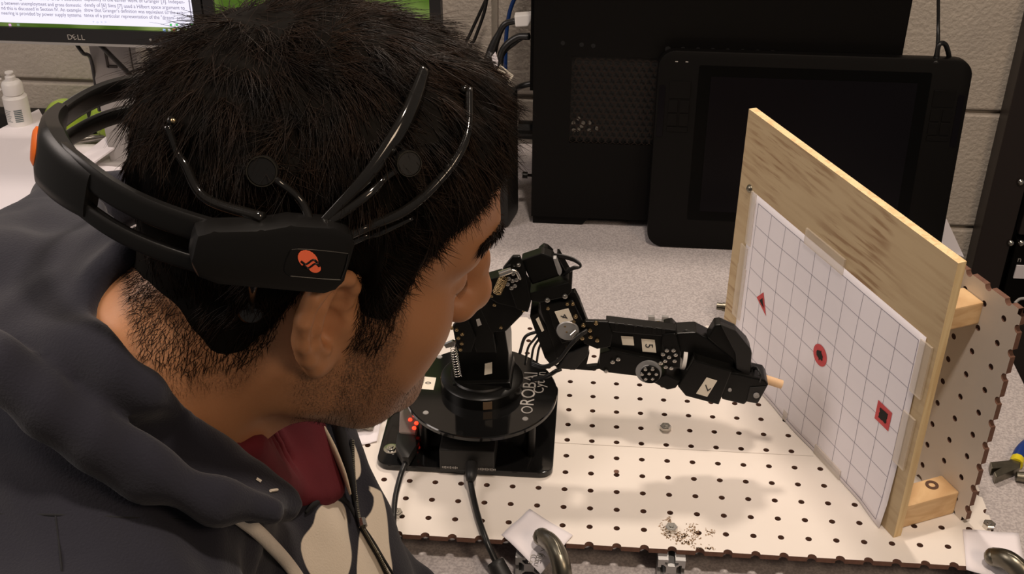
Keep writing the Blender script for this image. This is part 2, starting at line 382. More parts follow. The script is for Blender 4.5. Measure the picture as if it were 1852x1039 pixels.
def hexnut(x, y, z, lb, grp=None):
    t = thing('hex_nut', (x, y, z), lb, 'nut', 'hex nuts on the pegboard')
    mb = MB(); mb.lathe((x, y, z), [(.0025, .0052), (.0052, .0052), (.0060, .0046), (.0060, 0), (.0025, 0)], n=6); mb.build('nut', M['steel'], t)
    mb = MB(); mb.lathe((x, y, z), [(0, .0060), (.0019, .0060), (.0024, .0054), (.0024, 0)], n=14); mb.build('bolt_end', M['steel'], t, smooth=True)
hexnut(.1016, -.0760, 0, 'steel hex nut in the middle of the pegboard, inside the arm shadow')
hexnut(.1016, -.2270, 0, 'steel hex nut near the front edge beside the brown scuffs')
hexnut(.4000, -.1990, 0, 'steel hex nut at the right end beside the square paper')
hexnut(-.1575, -.2275, 0, 'steel hex nut beside the left cable at the front edge')

# ================================================================== TARGET STAND (plywood, grid paper, upright pegboard, blocks)
A0 = np.array([.307, -.220, 0.]); uP = np.array([-.4163, .9092, 0.]); nP = np.array([.9092, .4163, 0.]); zP = np.array([0, 0, 1.])
T3 = lambda u, n, z: A0 + uP * u + nP * n + zP * z
Rst = np.array([uP, nP, zP]).T
ts = thing('target_stand', A0, 'upright plywood target board with grid paper, pine blocks and a pegboard backing', 'target board')
def board_box(mb, u0, u1, n0, n1, z0, z1, mi=0, bev=0.): return mb.box(T3((u0 + u1) / 2, (n0 + n1) / 2, (z0 + z1) / 2), (abs(u1 - u0), abs(n1 - n0), abs(z1 - z0)), Rst, mi, bev)
mb = MB(); board_box(mb, -.001, .3285, 0, .0085, .0002, .297)
# faces by direction: broad faces vs edges
ply = mb.build('plywood_panel', [M['ply'], M['plyedge']], ts)
for f in ply.data.polygons:
    f.material_index = 0 if abs(Vector(nP).dot(f.normal)) > .9 else 1
mb = pegboard('p', 0, 3, 0, 8, T3(.0095, .0745, .0178), uP, zP, .0050)
# the white face looks back towards the plywood: mirror through the board plane
for i, v in enumerate(mb.v):
    v = np.array(v); d = (v - T3(0, .0745, 0)) @ nP; mb.v[i] = tuple(v - nP * d * 1.0 + nP * (abs(d)))
vb = mb.build('pegboard_panel', [M['board'], M['brown']], ts)
mb = MB(); board_box(mb, .007, .033, .0087, .0743, .0003, .027, bev=.0015); bl = mb.build('wood_block', M['pine'], ts)
mb = MB(); c = T3(.024, .056, .0272); mb.lathe(c, [(.0032, 0), (.0032, .0005), (.0062, .0005), (.0062, 0)], n=18); mb.build('knot', mat('wood_knot', (.10, .05, .03), .8), bl)
mb = MB(); board_box(mb, .035, .062, .0087, .0743, .200, .2225, bev=.0015); mb.build('wood_block', M['pine'], ts)
# grid paper: 10 x 8 squares, slightly wavy sheet
pg = MB(); nu, nz_ = 30, 22
def pap(u, z): 
    bulge = .0010 + .0016 * max(0, math.sin(u * 40 + 1) * math.cos(z * 22)) + (.004 * max(0, (.05 - u) / .05) * max(0, (.03 - z) / .03))
    return T3(u, -bulge, z)
vs = [pap(.0135 + .2875 * i / nu, .0008 + .2155 * j / nz_) for i in range(nu + 1) for j in range(nz_ + 1)]
fs = [(i * (nz_ + 1) + j, (i + 1) * (nz_ + 1) + j, (i + 1) * (nz_ + 1) + j + 1, i * (nz_ + 1) + j + 1) for i in range(nu) for j in range(nz_)]
pg.add(vs, fs); gp = pg.build('grid_paper', M['paper'], ts, smooth=True, label='white sheet printed with a thin square grid')
so = gp.modifiers.new('t', 'SOLIDIFY'); so.thickness = .0002
GU0, GU1, GZ0, GZ1 = .0215, .2875, .0052, .2085
mb = MB()
def sline(u0, z0, u1, z1, w_=.00055, k=14):
    for t in range(k):
        a, b = t / k, (t + 1) / k
        pu, pz, qu, qz = u0 + (u1 - u0) * a, z0 + (z1 - z0) * a, u0 + (u1 - u0) * b, z0 + (z1 - z0) * b
        du, dz = (0, w_) if abs(u1 - u0) > abs(z1 - z0) else (w_, 0)
        q = [pap(pu - du / 2, pz - dz / 2), pap(qu - du / 2, qz - dz / 2), pap(qu + du / 2, qz + dz / 2), pap(pu + du / 2, pz + dz / 2)]
        mb.add([x - nP * .00035 for x in q], [(0, 1, 2, 3)])
for i in range(11): sline(GU0 + (GU1 - GU0) * i / 10, GZ0, GU0 + (GU1 - GU0) * i / 10, GZ1, .0007 if i in (0, 10) else .0005)
for j in range(9): sline(GU0, GZ0 + (GZ1 - GZ0) * j / 8, GU1, GZ0 + (GZ1 - GZ0) * j / 8, .0007 if j in (0, 8) else .0005, 20)
mb.build('grid_lines', M['gridink'], gp, kind='stuff')
def mark(u, z, shape, R_, name, m, off, jag=0.):
    mb = MB(); pts = []
    if shape == 'circle': base = [(math.cos(t) * R_, math.sin(t) * R_) for t in np.linspace(0, 2 * math.pi, 26)[:-1]]
    elif shape == 'square': base = [(-R_, -R_), (R_, -R_), (R_, R_), (-R_, R_)]
    else: base = [(-R_ * .9, -R_), (R_ * .9, -.0 * R_ - R_ * .1), (-R_ * .1, R_)]
    if jag:
        q = []
        for i in range(len(base)):
            a, b = np.array(base[i]), np.array(base[(i + 1) % len(base)])
            for t in np.linspace(0, 1, 6 if len(base) < 9 else 2)[:-1]: q.append((a * (1 - t) + b * t) * (1 + rng.uniform(-jag, jag)))
        base = q
    mb.add([pap(u + a, z + b) - nP * off for a, b in base], [tuple(range(len(base)))]); mb.build(name, m, gp)
mark(.1475, .1100, 'circle', .0115, 'red_circle', M['red'], .0006); mark(.1475, .1100, 'circle', .0052, 'bullet_hole', M['hole'], .0009, .25)
mark(.0440, .1110, 'square', .0105, 'red_square', M['red'], .0006); mark(.0440, .1110, 'square', .0056, 'black_square', M['hole'], .0009, .12)
mark(.2560, .1080, 'triangle', .0120, 'red_triangle', M['red'], .0006); mark(.2555, .1075, 'triangle', .0052, 'black_triangle', M['hole'], .0009, .12)
def tape(u0, u1, z0, z1, o=.0026):
    mb = MB(); mb.add([T3(u0, -o, z0), T3(u1, -o, z0), T3(u1, -o, z1), T3(u0, -o, z1), T3(u0, -.0005, z0), T3(u1, -.0005, z0), T3(u1, -.0005, z1), T3(u0, -.0005, z1)],
                      [(0, 1, 2, 3), (0, 1, 5, 4), (1, 2, 6, 5), (2, 3, 7, 6), (3, 0, 4, 7)]); mb.build('tape', M['tape'], ts)
tape(.292, .302, .155, .2165); tape(.294, .310, .060, .125); tape(.296, .309, .125, .150); tape(.135, .200, .209, .2255); tape(.0035, .0185, .158, .212); tape(.004, .020, .078, .135)
tape(.085, .130, -.0 + .001, .012); tape(.165, .190, .001, .013)
mb = MB(); c = T3(.3085, -.0002, .2155); mb.lathe(c, [(0, .003), (.002, .003), (.0042, .0012), (.0046, 0)], n=14, ax=-nP); mb.build('screw', M['darksteel'], ts, smooth=True)

# ================================================================== COMPUTER CASE
def rrect(x0, z0, x1, z1, r, n=6):
    pts = []
    for cx, cz, a0 in ((x1 - r, z0 + r, -90), (x1 - r, z1 - r, 0), (x0 + r, z1 - r, 90), (x0 + r, z0 + r, 180)):
        for k in range(n + 1): a = math.radians(a0 + 90 * k / n); pts.append((cx + r * math.cos(a), cz + r * math.sin(a)))
    return pts
pc = thing('desktop_computer', (.17, .52, TZ), 'tall black computer tower with a hexagonal mesh side window behind the tablet', 'computer')
TY = .416
mb = MB()
x0, x1, z0, z1 = -.068, .405, TZ + .014, .47
mb.prism([(x0, TY + .004, z0), (.375, TY + .004, z0), (x1, TY + .004, z0 + .02), (x1, TY + .004, z1), (x0, TY + .004, z1)], (0, .195, 0), bev=.003)
mb.build('case_body', M['case'], pc)
# side panel with window opening
wx0, wx1, wz0, wz1 = -.018, .255, .098, .222
mb = MB()
for a in ((x0, wx0, z0, z1), (wx1, x1 - .004, z0, z1), (wx0, wx1, z0, wz0), (wx0, wx1, wz1, z1)):
    mb.box(((a[0] + a[1]) / 2, TY, (a[2] + a[3]) / 2), (a[1] - a[0], .006, a[3] - a[2]))
mb.build('side_panel', M['case'], pc)
mb = MB(); mb.box(((wx0 + wx1) / 2, TY + .0036, (wz0 + wz1) / 2), (wx1 - wx0, .0006, wz1 - wz0)); mb.build('window_interior', mat('case_interior', (.004, .0035, .003), .7), pc)
mb = MB(); hp = .0098; rr_ = .0049
rows_ = int((wz1 - wz0) / (hp * .866)); cols_ = int((wx1 - wx0) / hp)
for j in range(rows_):
    for i in range(cols_):
        cx = wx0 + hp * (.5 + i + (.5 if j % 2 else 0)); cz = wz0 + hp * .5 + j * hp * .866
        if cx > wx1 - .004: continue
        vs = []
        for R_ in (.0057, .0046):
            for k in range(6): a = math.pi / 6 + k * math.pi / 3; vs.append((cx + R_ * math.cos(a), TY - .002, cz + R_ * math.sin(a)))
        mb.add(vs, [(k, (k + 1) % 6, 6 + (k + 1) % 6, 6 + k) for k in range(6)])
mb.build('hex_mesh', mat('mesh_metal', (.014, .009, .007), .45, spec=.2), pc, kind='stuff')
mb = MB()
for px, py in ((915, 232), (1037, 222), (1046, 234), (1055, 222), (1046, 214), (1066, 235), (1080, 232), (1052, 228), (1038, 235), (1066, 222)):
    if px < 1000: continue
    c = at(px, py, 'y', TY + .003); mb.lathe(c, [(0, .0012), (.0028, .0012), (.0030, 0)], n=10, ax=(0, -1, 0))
mb.build('pale_discs', mat('inner_metal', (.16, .15, .13), .4, metal=.5), pc, kind='stuff')  # small pale metal discs behind the hex mesh
mb = MB()
for k in range(8): c = at(1208 + 27 * k, 89 + 1.0 * k, 'y', TY - .0032); mb.cyl(c, c + np.array([0, .002, 0]), .0038, n=12)
for c in (at(1018, 78, 'y', TY - .0032), at(1052, 81, 'y', TY - .0032), at(1073, 83, 'y', TY - .0032)): mb.cyl(c, c + np.array([0, .002, 0]), .003, n=10)
mb.build('vent_holes', mat('vent_dark', (.002, .002, .002), .9), pc, kind='stuff')
for xa, xb in ((-.066, .004), (.30, .375)):
    mb = MB(); mb.prism([(xa, TY + .002, TZ + .0003), (xb, TY + .002, TZ + .0003), (xb + .012, TY + .002, TZ + .0145), (xa, TY + .002, TZ + .0145)], (0, .19, 0), bev=.001); mb.build('foot', M['case'], pc)
mb = MB(); mb.box((-.071, TY + .10, .255), (.006, .15, .19), bev=.001); mb.build('port_plate', M['case'], pc)
def plug(a, b, r, m, name='plug'): mb = MB(); mb.cyl(a, b, r, r * .9, 12); mb.build(name, m, pc, smooth=True)
c = at(954, 317, 'y', .45); mb = MB(); mb.cyl(c - np.array([.007, 0, 0]), c, .0048, n=14); mb.cyl(c, c + np.array([.010, 0, 0]), .0022, n=8); mb.build('thumb_screw', M['blk'], pc)
c = at(953, 235, 'y', .45); mb = MB(); mb.cyl(c - np.array([.012, 0, 0]), c + np.array([.010, 0, 0]), .013, .013, 18); mb.build('knob', M['blk'], pc)

# cables and connector behind the head
def cable(name, pts, r, m, label, cat='cable', **kw):
    mb = MB(); mb.tube([at(px, py, 'y', y) for px, py, y in pts], r, 8, sub=8); return mb.build(name, m, smooth=True, auto=False, label=label, cat=cat, **kw)
vg = thing('video_plug', at(945, 40, 'y', .47), 'white cable plug pushed into the left side of the computer tower', 'plug')
mb = MB(); mb.prism([at(x, y, 'y', .462) for x, y in ((930, 29), (957, 27), (967, 25), (955, 48), (932, 49))], (0, .016, 0), bev=.0015); mb.build('shell', M['white'], vg)
mb = MB(); mb.tube([at(932, 38, 'y', .47), at(914, 43, 'y', .47), at(903, 60, 'y', .47), at(890, 92, 'y', .47), at(885, 130, 'y', .47), at(900, 260, 'y', .55)], [.0042, .0042, .0045, .0075, .0075, .004], 10, sub=6); mb.build('lead', M['cable'], vg, smooth=True, auto=False)
for pts, lb in (([(888, -20, .62), (874, 10, .62), (850, 62, .62), (838, 90, .62), (800, 200, .62)], 'thin black cable hanging on the wall above the head, the left of two'),
                ([(882, -10, .61), (875, 25, .61), (858, 72, .61), (850, 90, .61), (840, 200, .61)], 'thin black cable hanging on the wall above the head, the right of two')):
    cable('wall_cable', pts, .0024, M['cable'], lb, group='thin cables hanging on the wall')
cable('network_cable', [(934, -12, .6), (921, 25, .6), (915, 75, .6), (914, 150, .6), (914, 260, .6)], .003, M['bluecable'], 'blue network cable hanging straight down beside the white plug')
cable('power_cable', [(957, 66, .455), (935, 68, .46), (910, 90, .46), (902, 130, .46), (895, 220, .5)], .0048, M['cable'], 'thick black cable curving from the tower just below the white plug')
cable('audio_cable', [(957, 62, .47), (930, 80, .48), (908, 105, .48), (900, 170, .5)], .0022, M['cable'], 'thin black cable crossing behind the thick one below the white plug')
cable('computer_cable', [(966, 150, .46), (940, 157, .47), (920, 170, .52), (900, 200, .57), (890, 300, .62)], .0042, M['cable'], 'black cable arching out of the tower beside the wall joint')
tg = thing('cable_tag', at(912, 135, 'y', .45), 'paper tag with small barcode hanging on the cables beside the tower', 'tag')
mb = MB(); mb.prism([at(x, y, 'y', .450) for x, y in ((905, 117), (929, 137), (921, 149), (898, 129))], (0, .0008, 0)); mb.build('printed_flap', M['label'], tg)
mb = MB(); mb.prism([at(x, y, 'y', .447) for x, y in ((889, 103), (896, 94), (901, 110), (899, 122), (891, 136), (893, 118))], (0, .0008, 0)); mb.build('loop_flap', M['paper'], tg)
mb = MB(); mb.prism([at(x, y, 'y', .4495) for x, y in ((915, 131), (924, 138), (919, 145), (910, 138))], (0, .0003, 0)); mb.build('barcode', mat('barcode_grey', (.25, .2, .17), .8), tg)
mb = MB()
for t in range(3):
    a, b = at(904 + 2 * t, 122 + 2.6 * t - 2, 'y', .4494), at(914 + 2 * t, 130 + 2.6 * t - 2, 'y', .4494); mb.tube([a, (a + b) / 2, b], .00025, 4, sub=1)
mb.build('print_lines', M['ink'], tg)

# ================================================================== PEN TABLET leaning on the tower
tbl = thing('pen_tablet', (.295, .38, TZ), 'black pen display tablet with rounded corners leaning against the tower', 'tablet')
bl_, br_, tl_ = at(1170, 452, 'z', TZ), at(1702, 452, 'z', TZ), None
tx0, tx1 = .0935, .4880
hT = .272; thk = .017
yb = .3625; ytop = .3940   # foot and head of the front face
up_ = np.array([0, ytop - yb, math.sqrt(hT ** 2 - (ytop - yb) ** 2)]) / hT
nb = np.cross([1, 0, 0], up_)      # points -y-ish -> make it face front
nb = nb if nb[1] < 0 else -nb
Tt = lambda x, h, d=0.: np.array([x, yb, TZ + .0012]) + up_ * h - nb * (-d)
def tablet_prism(mb, pts, d0, d1, bev=0., mi=0): return mb.prism([Tt(a, b, d0) for a, b in pts], nb * (d1 - d0), mi, bev)
mb = MB(); tablet_prism(mb, rrect(tx0, 0, tx1, hT, .022, 8), -thk, 0, .0022); mb.build('shell', M['tab'], tbl, smooth=True)
mb = MB(); tablet_prism(mb, rrect(tx0 + .052, .042, tx1 - .050, hT - .018, .003), -.001, .0006); mb.build('screen_frame', mat('tablet_frame', (.0012, .0012, .0012), .35, spec=.12), tbl)
mb = MB(); tablet_prism(mb, rrect(tx0 + .068, .055, tx1 - .066, hT - .032, .001), 0, .0009); mb.build('screen', M['tabscreen'], tbl)
for sx in (tx0 + .016, tx1 - .044):
    for k, (hh, ww, ox) in enumerate(((.022, .027, 0), (.016, .012, 0), (.016, .012, .015), (.016, .012, 0), (.016, .012, .015), (.006, .027, 0))):
        zz = hT - .062 - [0, .019, .019, .037, .037, .045][k]
        mb = MB(); tablet_prism(mb, rrect(sx + ox, zz, sx + ox + ww, zz + hh, .0008), 0, .0013, .0003); mb.build('key', M['tab'], tbl)
    mb = MB(); xx = sx - .013 if sx < .2 else sx + .031; tablet_prism(mb, rrect(xx, hT - .115, xx + .008, hT - .045, .003), 0, .0007, .0002); mb.build('touch_strip', M['tabscreen'], tbl)
for k in (0, 1):
    mb = MB(); tablet_prism(mb, rrect(tx0 + .021 + .013 * k, hT - .0145, tx0 + .0245 + .013 * k, hT - .0135, .0003, 2), 0, .0008); mb.build('indicator', M['greyprint'], tbl)
mb = MB(); mb.tube([at(1697, -30, 'y', .43), at(1697, 40, 'y', .43), at(1696, 85, 'y', .41), at(1692, 116, 'y', .395)], [.0022, .0022, .0028, .0048], 8, sub=8)
mb.build('lead', M['cable'], tbl, smooth=True, auto=False)
mb = MB(); mb.tube([at(1693, 112, 'y', .40), at(1698, 82, 'y', .40), at(1709, 80, 'y', .405), at(1716, 100, 'y', .41), at(1716, 124, 'y', .412)], .0032, 8, sub=8); mb.build('lead_loop', M['cable'], tbl, smooth=True, auto=False)

# ================================================================== RACK at the right
rk = thing('equipment_rack', (.80, .56, -.79), 'dark equipment rack with screws and a small white label at the right edge', 'rack')
e0 = at(1838, 60, 'y', .69); e1 = at(1752, 469, 'y', .69)
mb = MB(); rx = (e0[0] + e1[0]) / 2
mb.prism([(rx + .004, .655, -.79), (rx + .052, .655, -.79), (rx + .052, .655, .8), (rx - .004, .655, .8)], (0, .038, 0), bev=.002); mb.build('post', M['rack'], rk)
mb = MB(); mb.box((rx + .30, .68, 0), (.50, .02, 1.56)); mb.build('cabinet', M['case'], rk)
for k in range(8):
    z0_ = -.55 + .16 * k; mb = MB(); mb.box((rx + .30, .662, z0_), (.48, .018, .150), bev=.002); fp = mb.build('rack_module', M['rack'] if k % 2 else M['case'], rk)
for px, py in ((1828, 440), (1846, 330), (1847, 440)):
    c = at(px, py, 'y', .653); mb = MB(); mb.lathe(c, [(0, .004), (.0025, .0038), (.0050, .002), (.0055, 0)], n=14, ax=(0, -1, 0)); mb.build('screw', M['steel'], rk, smooth=True)
c = at(1848, 492, 'y', .651); mb = MB(); mb.box(c, (.022, .003, .024)); mb.build('label', M['paper'], rk)
text('lettering', 'n', at(1844, 470, 'y', .652), (1, 0, 0), (0, 0, 1), .014, M['greyprint'], rk)
wc = MB(); wc.tube([at(1836, 548, 'z', TZ + .004), at(1846, 541, 'z', TZ + .004), at(1870, 540, 'z', TZ + .004)], .002, 6); wc.build('loose_wire', M['silver'], smooth=True, auto=False, label='short pale wire lying at the right end of the table', cat='wire')

# pliers
pl = thing('pliers', at(1805, 850, 'z', TZ), 'pliers with dark jaws and blue and yellow grips at the right edge', 'pliers')
zt = TZ + .006
mb = MB(); mb.prism([at(x, y, 'z', TZ + .0012) for x, y in ((1787, 848), (1820, 845), (1833, 838), (1843, 846), (1842, 858), (1822, 866), (1798, 876), (1794, 866), (1808, 858), (1790, 860))], (0, 0, .009), bev=.001); mb.build('jaw', M['darksteel'], pl)
mb = MB(); mb.tube([at(1838, 862, 'z', zt), at(1862, 866, 'z', zt), at(1900, 880, 'z', zt)], [.005, .006, .006], 10, sub=6); mb.build('handle', M['darksteel'], pl, smooth=True)
mb = MB(); mb.tube([at(1838, 838, 'z', zt), at(1842, 826, 'z', zt), at(1850, 812, 'z', zt), at(1870, 795, 'z', zt)], [.0055, .0065, .0065, .006], 10, sub=6); mb.build('grip', M['plblue'], pl, smooth=True, label='blue rubber grip')
mb = MB(); mb.tube([at(1837.5, 840, 'z', zt), at(1839, 835, 'z', zt), at(1840.5, 831, 'z', zt)], .0070, 10, sub=2); mb.build('ring', M['plyellow'], pl, smooth=True, label='yellow ring')

# papers and clamps at the front edge
def sheet(name, pts, z, label, cat='paper', mark=False, thick=.0004, droop=None, n=10):
    """quad sheet given by four corner pixels on the plane z; subdivided, slightly wavy"""
    c = [at(px, py, 'z', z if not isinstance(z, (list, tuple)) else z[i]) for i, (px, py) in enumerate(pts)]
    mb = MB(); vs = []
    for i in range(n + 1):
        for j in range(n + 1):
            a, b = i / n, j / n; p = (c[0] * (1 - a) + c[1] * a) * (1 - b) + (c[3] * (1 - a) + c[2] * a) * b
            p = p + np.array([0, 0, .0010 * math.sin(5 * a + 3 * b) ** 2 + (droop(p) if droop else 0)]); vs.append(p)
    mb.add(vs, [(i * (n + 1) + j, (i + 1) * (n + 1) + j, (i + 1) * (n + 1) + j + 1, i * (n + 1) + j + 1) for i in range(n) for j in range(n)])
    o = mb.build(name, M['paper'], smooth=True, auto=False, label=label, cat=cat); s = o.modifiers.new('t', 'SOLIDIFY'); s.thickness = thick; return o
dr = lambda p: (-.18 * max(0, -.2535 - p[1]) if p[1] < -.2535 else 0)
sh = sheet('paper_scrap', ((907, 968), (958, 922), (1036, 970), (978, 1030)), .0008, 'torn white paper scrap with pencil notes under the middle clamp', droop=dr)
for i, (s_, px, py) in enumerate((('K 6', 982, 1000), ('KFu', 974, 1010), ('C e', 963, 1012))):
    text('note', s_, at(px, py, 'z', .0015), (-.2, -1, 0), (1, -.2, 0), .0085, M['greyprint'], sh)
sh2 = sheet('paper_square', ((1741, 958), (1842, 966), (1862, 1062), (1748, 1030)), .0008, 'white paper square under the clamp at the right front corner', droop=dr)
def clamp(name, pts, rs, label):
    mb = MB(); P = [at(px, py, 'z', z) for px, py, z in pts]; mb.tube(P, rs, 14, sub=6, flat=.8)
    # raised spine rib
    t = thing(name, P[0], label, 'clamp', 'metal clamps holding the pegboard')
    mb.ball(P[0], rs[0] * .98, 12)
    mb.build('clamp_arm', M['darksteel'], t, smooth=True, auto=False)
    mb = MB(); mb.tube([p + np.array([.0, -.001, r * .86]) for p, r in zip(P, rs)], .0022, 6, sub=6); mb.build('rib', M['darksteel'], t, smooth=True, auto=False)
clamp('clamp', ((980, 972, .013), (998, 985, .020), (1011, 1010, .018), (1017, 1040, .006), (1018, 1085, -.03)), [.0088, .0098, .0105, .0108, .0108], 'dark metal clamp arm gripping the board over the torn paper scrap')
clamp('clamp', ((1797, 1008, .013), (1822, 1014, .020), (1846, 1035, .016), (1865, 1070, .0), (1875, 1110, -.03)), [.0088, .0098, .0105, .0108, .0108], 'dark metal clamp arm gripping the right front corner over the paper square')
clamp('clamp', ((668, 769, .008), (655, 767, .010), (640, 767, .010), (600, 768, .004)), [.0060, .0062, .0066, .0068], 'grey metal clamp end just left of the robot base')
sheet('paper_slip', ((640, 748), (694, 744), (682, 800), (625, 812)), .0008, 'white paper slip under the grey clamp end left of the robot base')
# light card standing at the far right of the tablet
mb = MB(); mb.prism([(.5225, .3700, TZ + .0005), (.5245, .4770, TZ + .0005), (.505, .4740, TZ + .001), (.498, .392, TZ + .001)], (0, 0, .0010)); mb.build('white_card', M['paper'], label='small white card lying behind the lower right corner of the tablet', cat='card')
# back bracket with bolt
bk = thing('rail_bracket', at(1190, 590, 'z', TZ), 'small grey metal bracket at the back edge of the pegboard behind the arm', 'bracket')
mb = MB(); mb.prism([at(x, y, 'y', .136) for x, y in ((1172, 570), (1184, 570), (1184, 577), (1197, 577), (1197, 570), (1209, 571), (1210, 592), (1173, 591))], (0, -.004, 0), bev=.0006); mb.build('plate', M['silver'], bk)
c = at(1190, 585, 'y', .131); mb = MB(); mb.lathe(c, [(0, .006), (.003, .0055), (.0035, 0)], n=12, ax=(0, -1, 0)); mb.build('bolt', M['brass'], bk, smooth=True)
mb = MB(); a = at(1296, 554, 'z', -.012); b = at(1313, 556, 'z', -.012); mb.cyl(a, b, .0045, n=14); mb.cyl(b - (b - a) * .4, b, .0055, n=14); mb.build('rod_end', M['darksteel'], label='short metal rod end poking out behind the plywood board', cat='rod')

# ================================================================== LEFT BACKGROUND: monitors, stand, bottle, balls, papers
def monitor(px0, px1, pyb, Y, label, xs=None, top=.37):
    a = at(px0, pyb, 'y', Y); b = at(px1, pyb + (px1 - px0) * .028, 'y', Y)
    return a[0], b[0], (a[2] + b[2]) / 2
YM = .46
xl0, xl1 = -.855, -.5195; zb = at(140, 80, 'y', YM)[2]
m1 = thing('monitor', ((xl0 + xl1) / 2, YM, zb), 'black bezel monitor at top left showing a white text document', 'monitor')
zt_ = zb + .30
def mframe(mb, x0, x1, z0, z1, bx, bz, Y, d=.022):
    for q in ((x0, x0 + bx, z0, z1), (x1 - bx, x1, z0, z1), (x0 + bx, x1 - bx, z0, z0 + bz), (x0 + bx, x1 - bx, z1 - bx, z1)):
        mb.box(((q[0] + q[1]) / 2, Y + d / 2, (q[2] + q[3]) / 2), (q[1] - q[0], d, q[3] - q[2]))
mb = MB(); mframe(mb, xl0, xl1, zb + .002, zt_, .0125, .0195, YM); mb.box(((xl0 + xl1) / 2, YM + .03, zb + .15), (xl1 - xl0 - .03, .03, .26)); mb.build('bezel', M['bezel'], m1)
mb = MB(); mb.box(((xl0 + xl1) / 2, YM + .011, zb), (xl1 - xl0, .023, .0035)); mb.build('silver_edge', M['silver'], m1)
MDOC = mat('screen_document', (.0, .0, .0), .3, emit=((.88, .84, .98), .92)); sx0, sx1, sz0 = xl0 + .0125, xl1 - .0125, zb + .0195
mb = MB(); mb.box(((sx0 + sx1) / 2, YM + .006, (sz0 + zt_ - .012) / 2), (sx1 - sx0, .002, zt_ - .012 - sz0)); scr = mb.build('screen', MDOC, m1, label='lit screen showing a two-column text page')
# task bar with green wallpaper tint
mg = mat('screen_green', (0, 0, 0), .3, emit=((.16, .24, .05), .75)); nt = mg.node_tree
n_ = nt.nodes.new('ShaderNodeTexNoise'); n_.inputs['Scale'].default_value = 9; tc_ = nt.nodes.new('ShaderNodeTexCoord'); nt.links.new(tc_.outputs['Object'], n_.inputs['Vector'])
r_ = nt.nodes.new('ShaderNodeValToRGB'); r_.color_ramp.elements[0].color = (.06, .12, .01, 1); r_.color_ramp.elements[1].color = (.42, .52, .16, 1); r_.color_ramp.elements[0].position = .4; r_.color_ramp.elements[1].position = .75
nt.links.new(n_.outputs['Fac'], r_.inputs[0]); nt.links.new(r_.outputs[0], nt.nodes['Principled BSDF'].inputs['Emission Color'])
mb = MB(); mb.box(((sx0 + sx1) / 2, YM + .0046, sz0 + .0035), (sx1 - sx0, .001, .007)); mb.build('task_bar', mg, scr)
MTX = mat('screen_text', (.02, .02, .02), .5, emit=((.18, .16, .22), 1.0))
TXT = ((('nomic growth and the relation', 'p between unemployment and gross domestic', 'nd this is discussed in Section IV. An example', 'neering is provided by power supply systems'), 2, 146),
       (('capability in the earlier work of Granger [3]. Indepen-', 'dently of [6] Sims [7] used a Hilbert space argument to', 'show that Granger\'s definition was equivalent to the exis-', 'tence of a particular representation of the "dream" pro-'), 152, 333))
for rows__, pxa, pxb in TXT:
    for k, s_ in enumerate(rows__):
        yy = (-12, 5, 13.5, 22.5)[k] if pxa == 2 else (3 - 4, 7 - 1, 18 - 3, 28 - 4)[k]
        yy = {2: (-5, 5.5, 14.5, 23.5), 152: (-1.5, 9, 18, 27.5)}[pxa][k]
        a = at(pxa, yy, 'y', YM + .0044); b = at(pxb, yy + (4 if pxa == 2 else 2), 'y', YM + .0044); b[2] = a[2]
        o = text('text_line', s_, a, (1, 0, 0), (0, 0, 1), .0072, MTX, scr, thick=.0001, align='LEFT')
        xs = [v.co.x for v in o.data.vertices]; wd = max(xs) - min(xs); sc = (b[0] - a[0]) / wd; x_ = min(xs)
        for v in o.data.vertices: v.co.x = x_ + (v.co.x - x_) * sc
text('page_bar', '+  o  <  >', at(180, 40, 'y', YM + .0044), (1, 0, 0), (0, 0, 1), .005, mat('bar_grey', (0, 0, 0), .5, emit=((.4, .45, .6), 1)), scr)
mb = MB(); mb.box(at(344, 16, 'y', YM + .0044), (.0012, .0006, .030)); mb.build('scroll_bar', MTX, scr)
for px, col in ((309, (.1, .6, .15)), (320, (.1, .6, .15)), (329, (.5, .5, .6)), (347, (.1, .5, .1))):
    mb = MB(); mb.box(at(px, 45, 'y', YM + .0044), (.003, .0006, .003)); mb.build('tray_icon', mat('icon_%d' % px, (0, 0, 0), .5, emit=(col, .8)), scr)
for px, col in ((297, (.4, .6, 1)), (306, (.9, .9, .9)), (315, (.9, .2, .1)), (322, (.9, .9, .9)), (18, (.8, .4, .7)), (33, (.2, .3, .2))):
    mb = MB(); mb.box(at(px, 54 if px > 100 else 45, 'y', YM + .0038), (.0034, .0006, .003)); mb.build('task_icon', mat('ticon_%d' % px, (0, 0, 0), .5, emit=(col, .8)), scr)
# slanted-E logo lettering on the bezel
lg = at(139, 68, 'y', YM - .0004)
for s_, dx, sh_ in (('D', -.0098, 0), ('E', -.0034, 0), ('L', .0030, 0), ('L', .0086, 0)):
    rt = (1, 0, 0) if s_ != 'E' else (math.cos(.45), 0, math.sin(.45)); up__ = (0, 0, 1) if s_ != 'E' else (-math.sin(.45), 0, math.cos(.45))
    text('logo_letter', s_, lg + np.array([dx, 0, 0]), rt, up__, .0105, M['greyprint'], m1, thick=.0002)
for px in (272, 290, 315, 331):
    c = at(px, 72 + (px - 272) * .02, 'y', YM - .0003); mb = MB(); mb.cyl(c, c + np.array([0, .001, 0]), .0017, n=12); mb.build('bezel_button', M['greyprint'], m1)
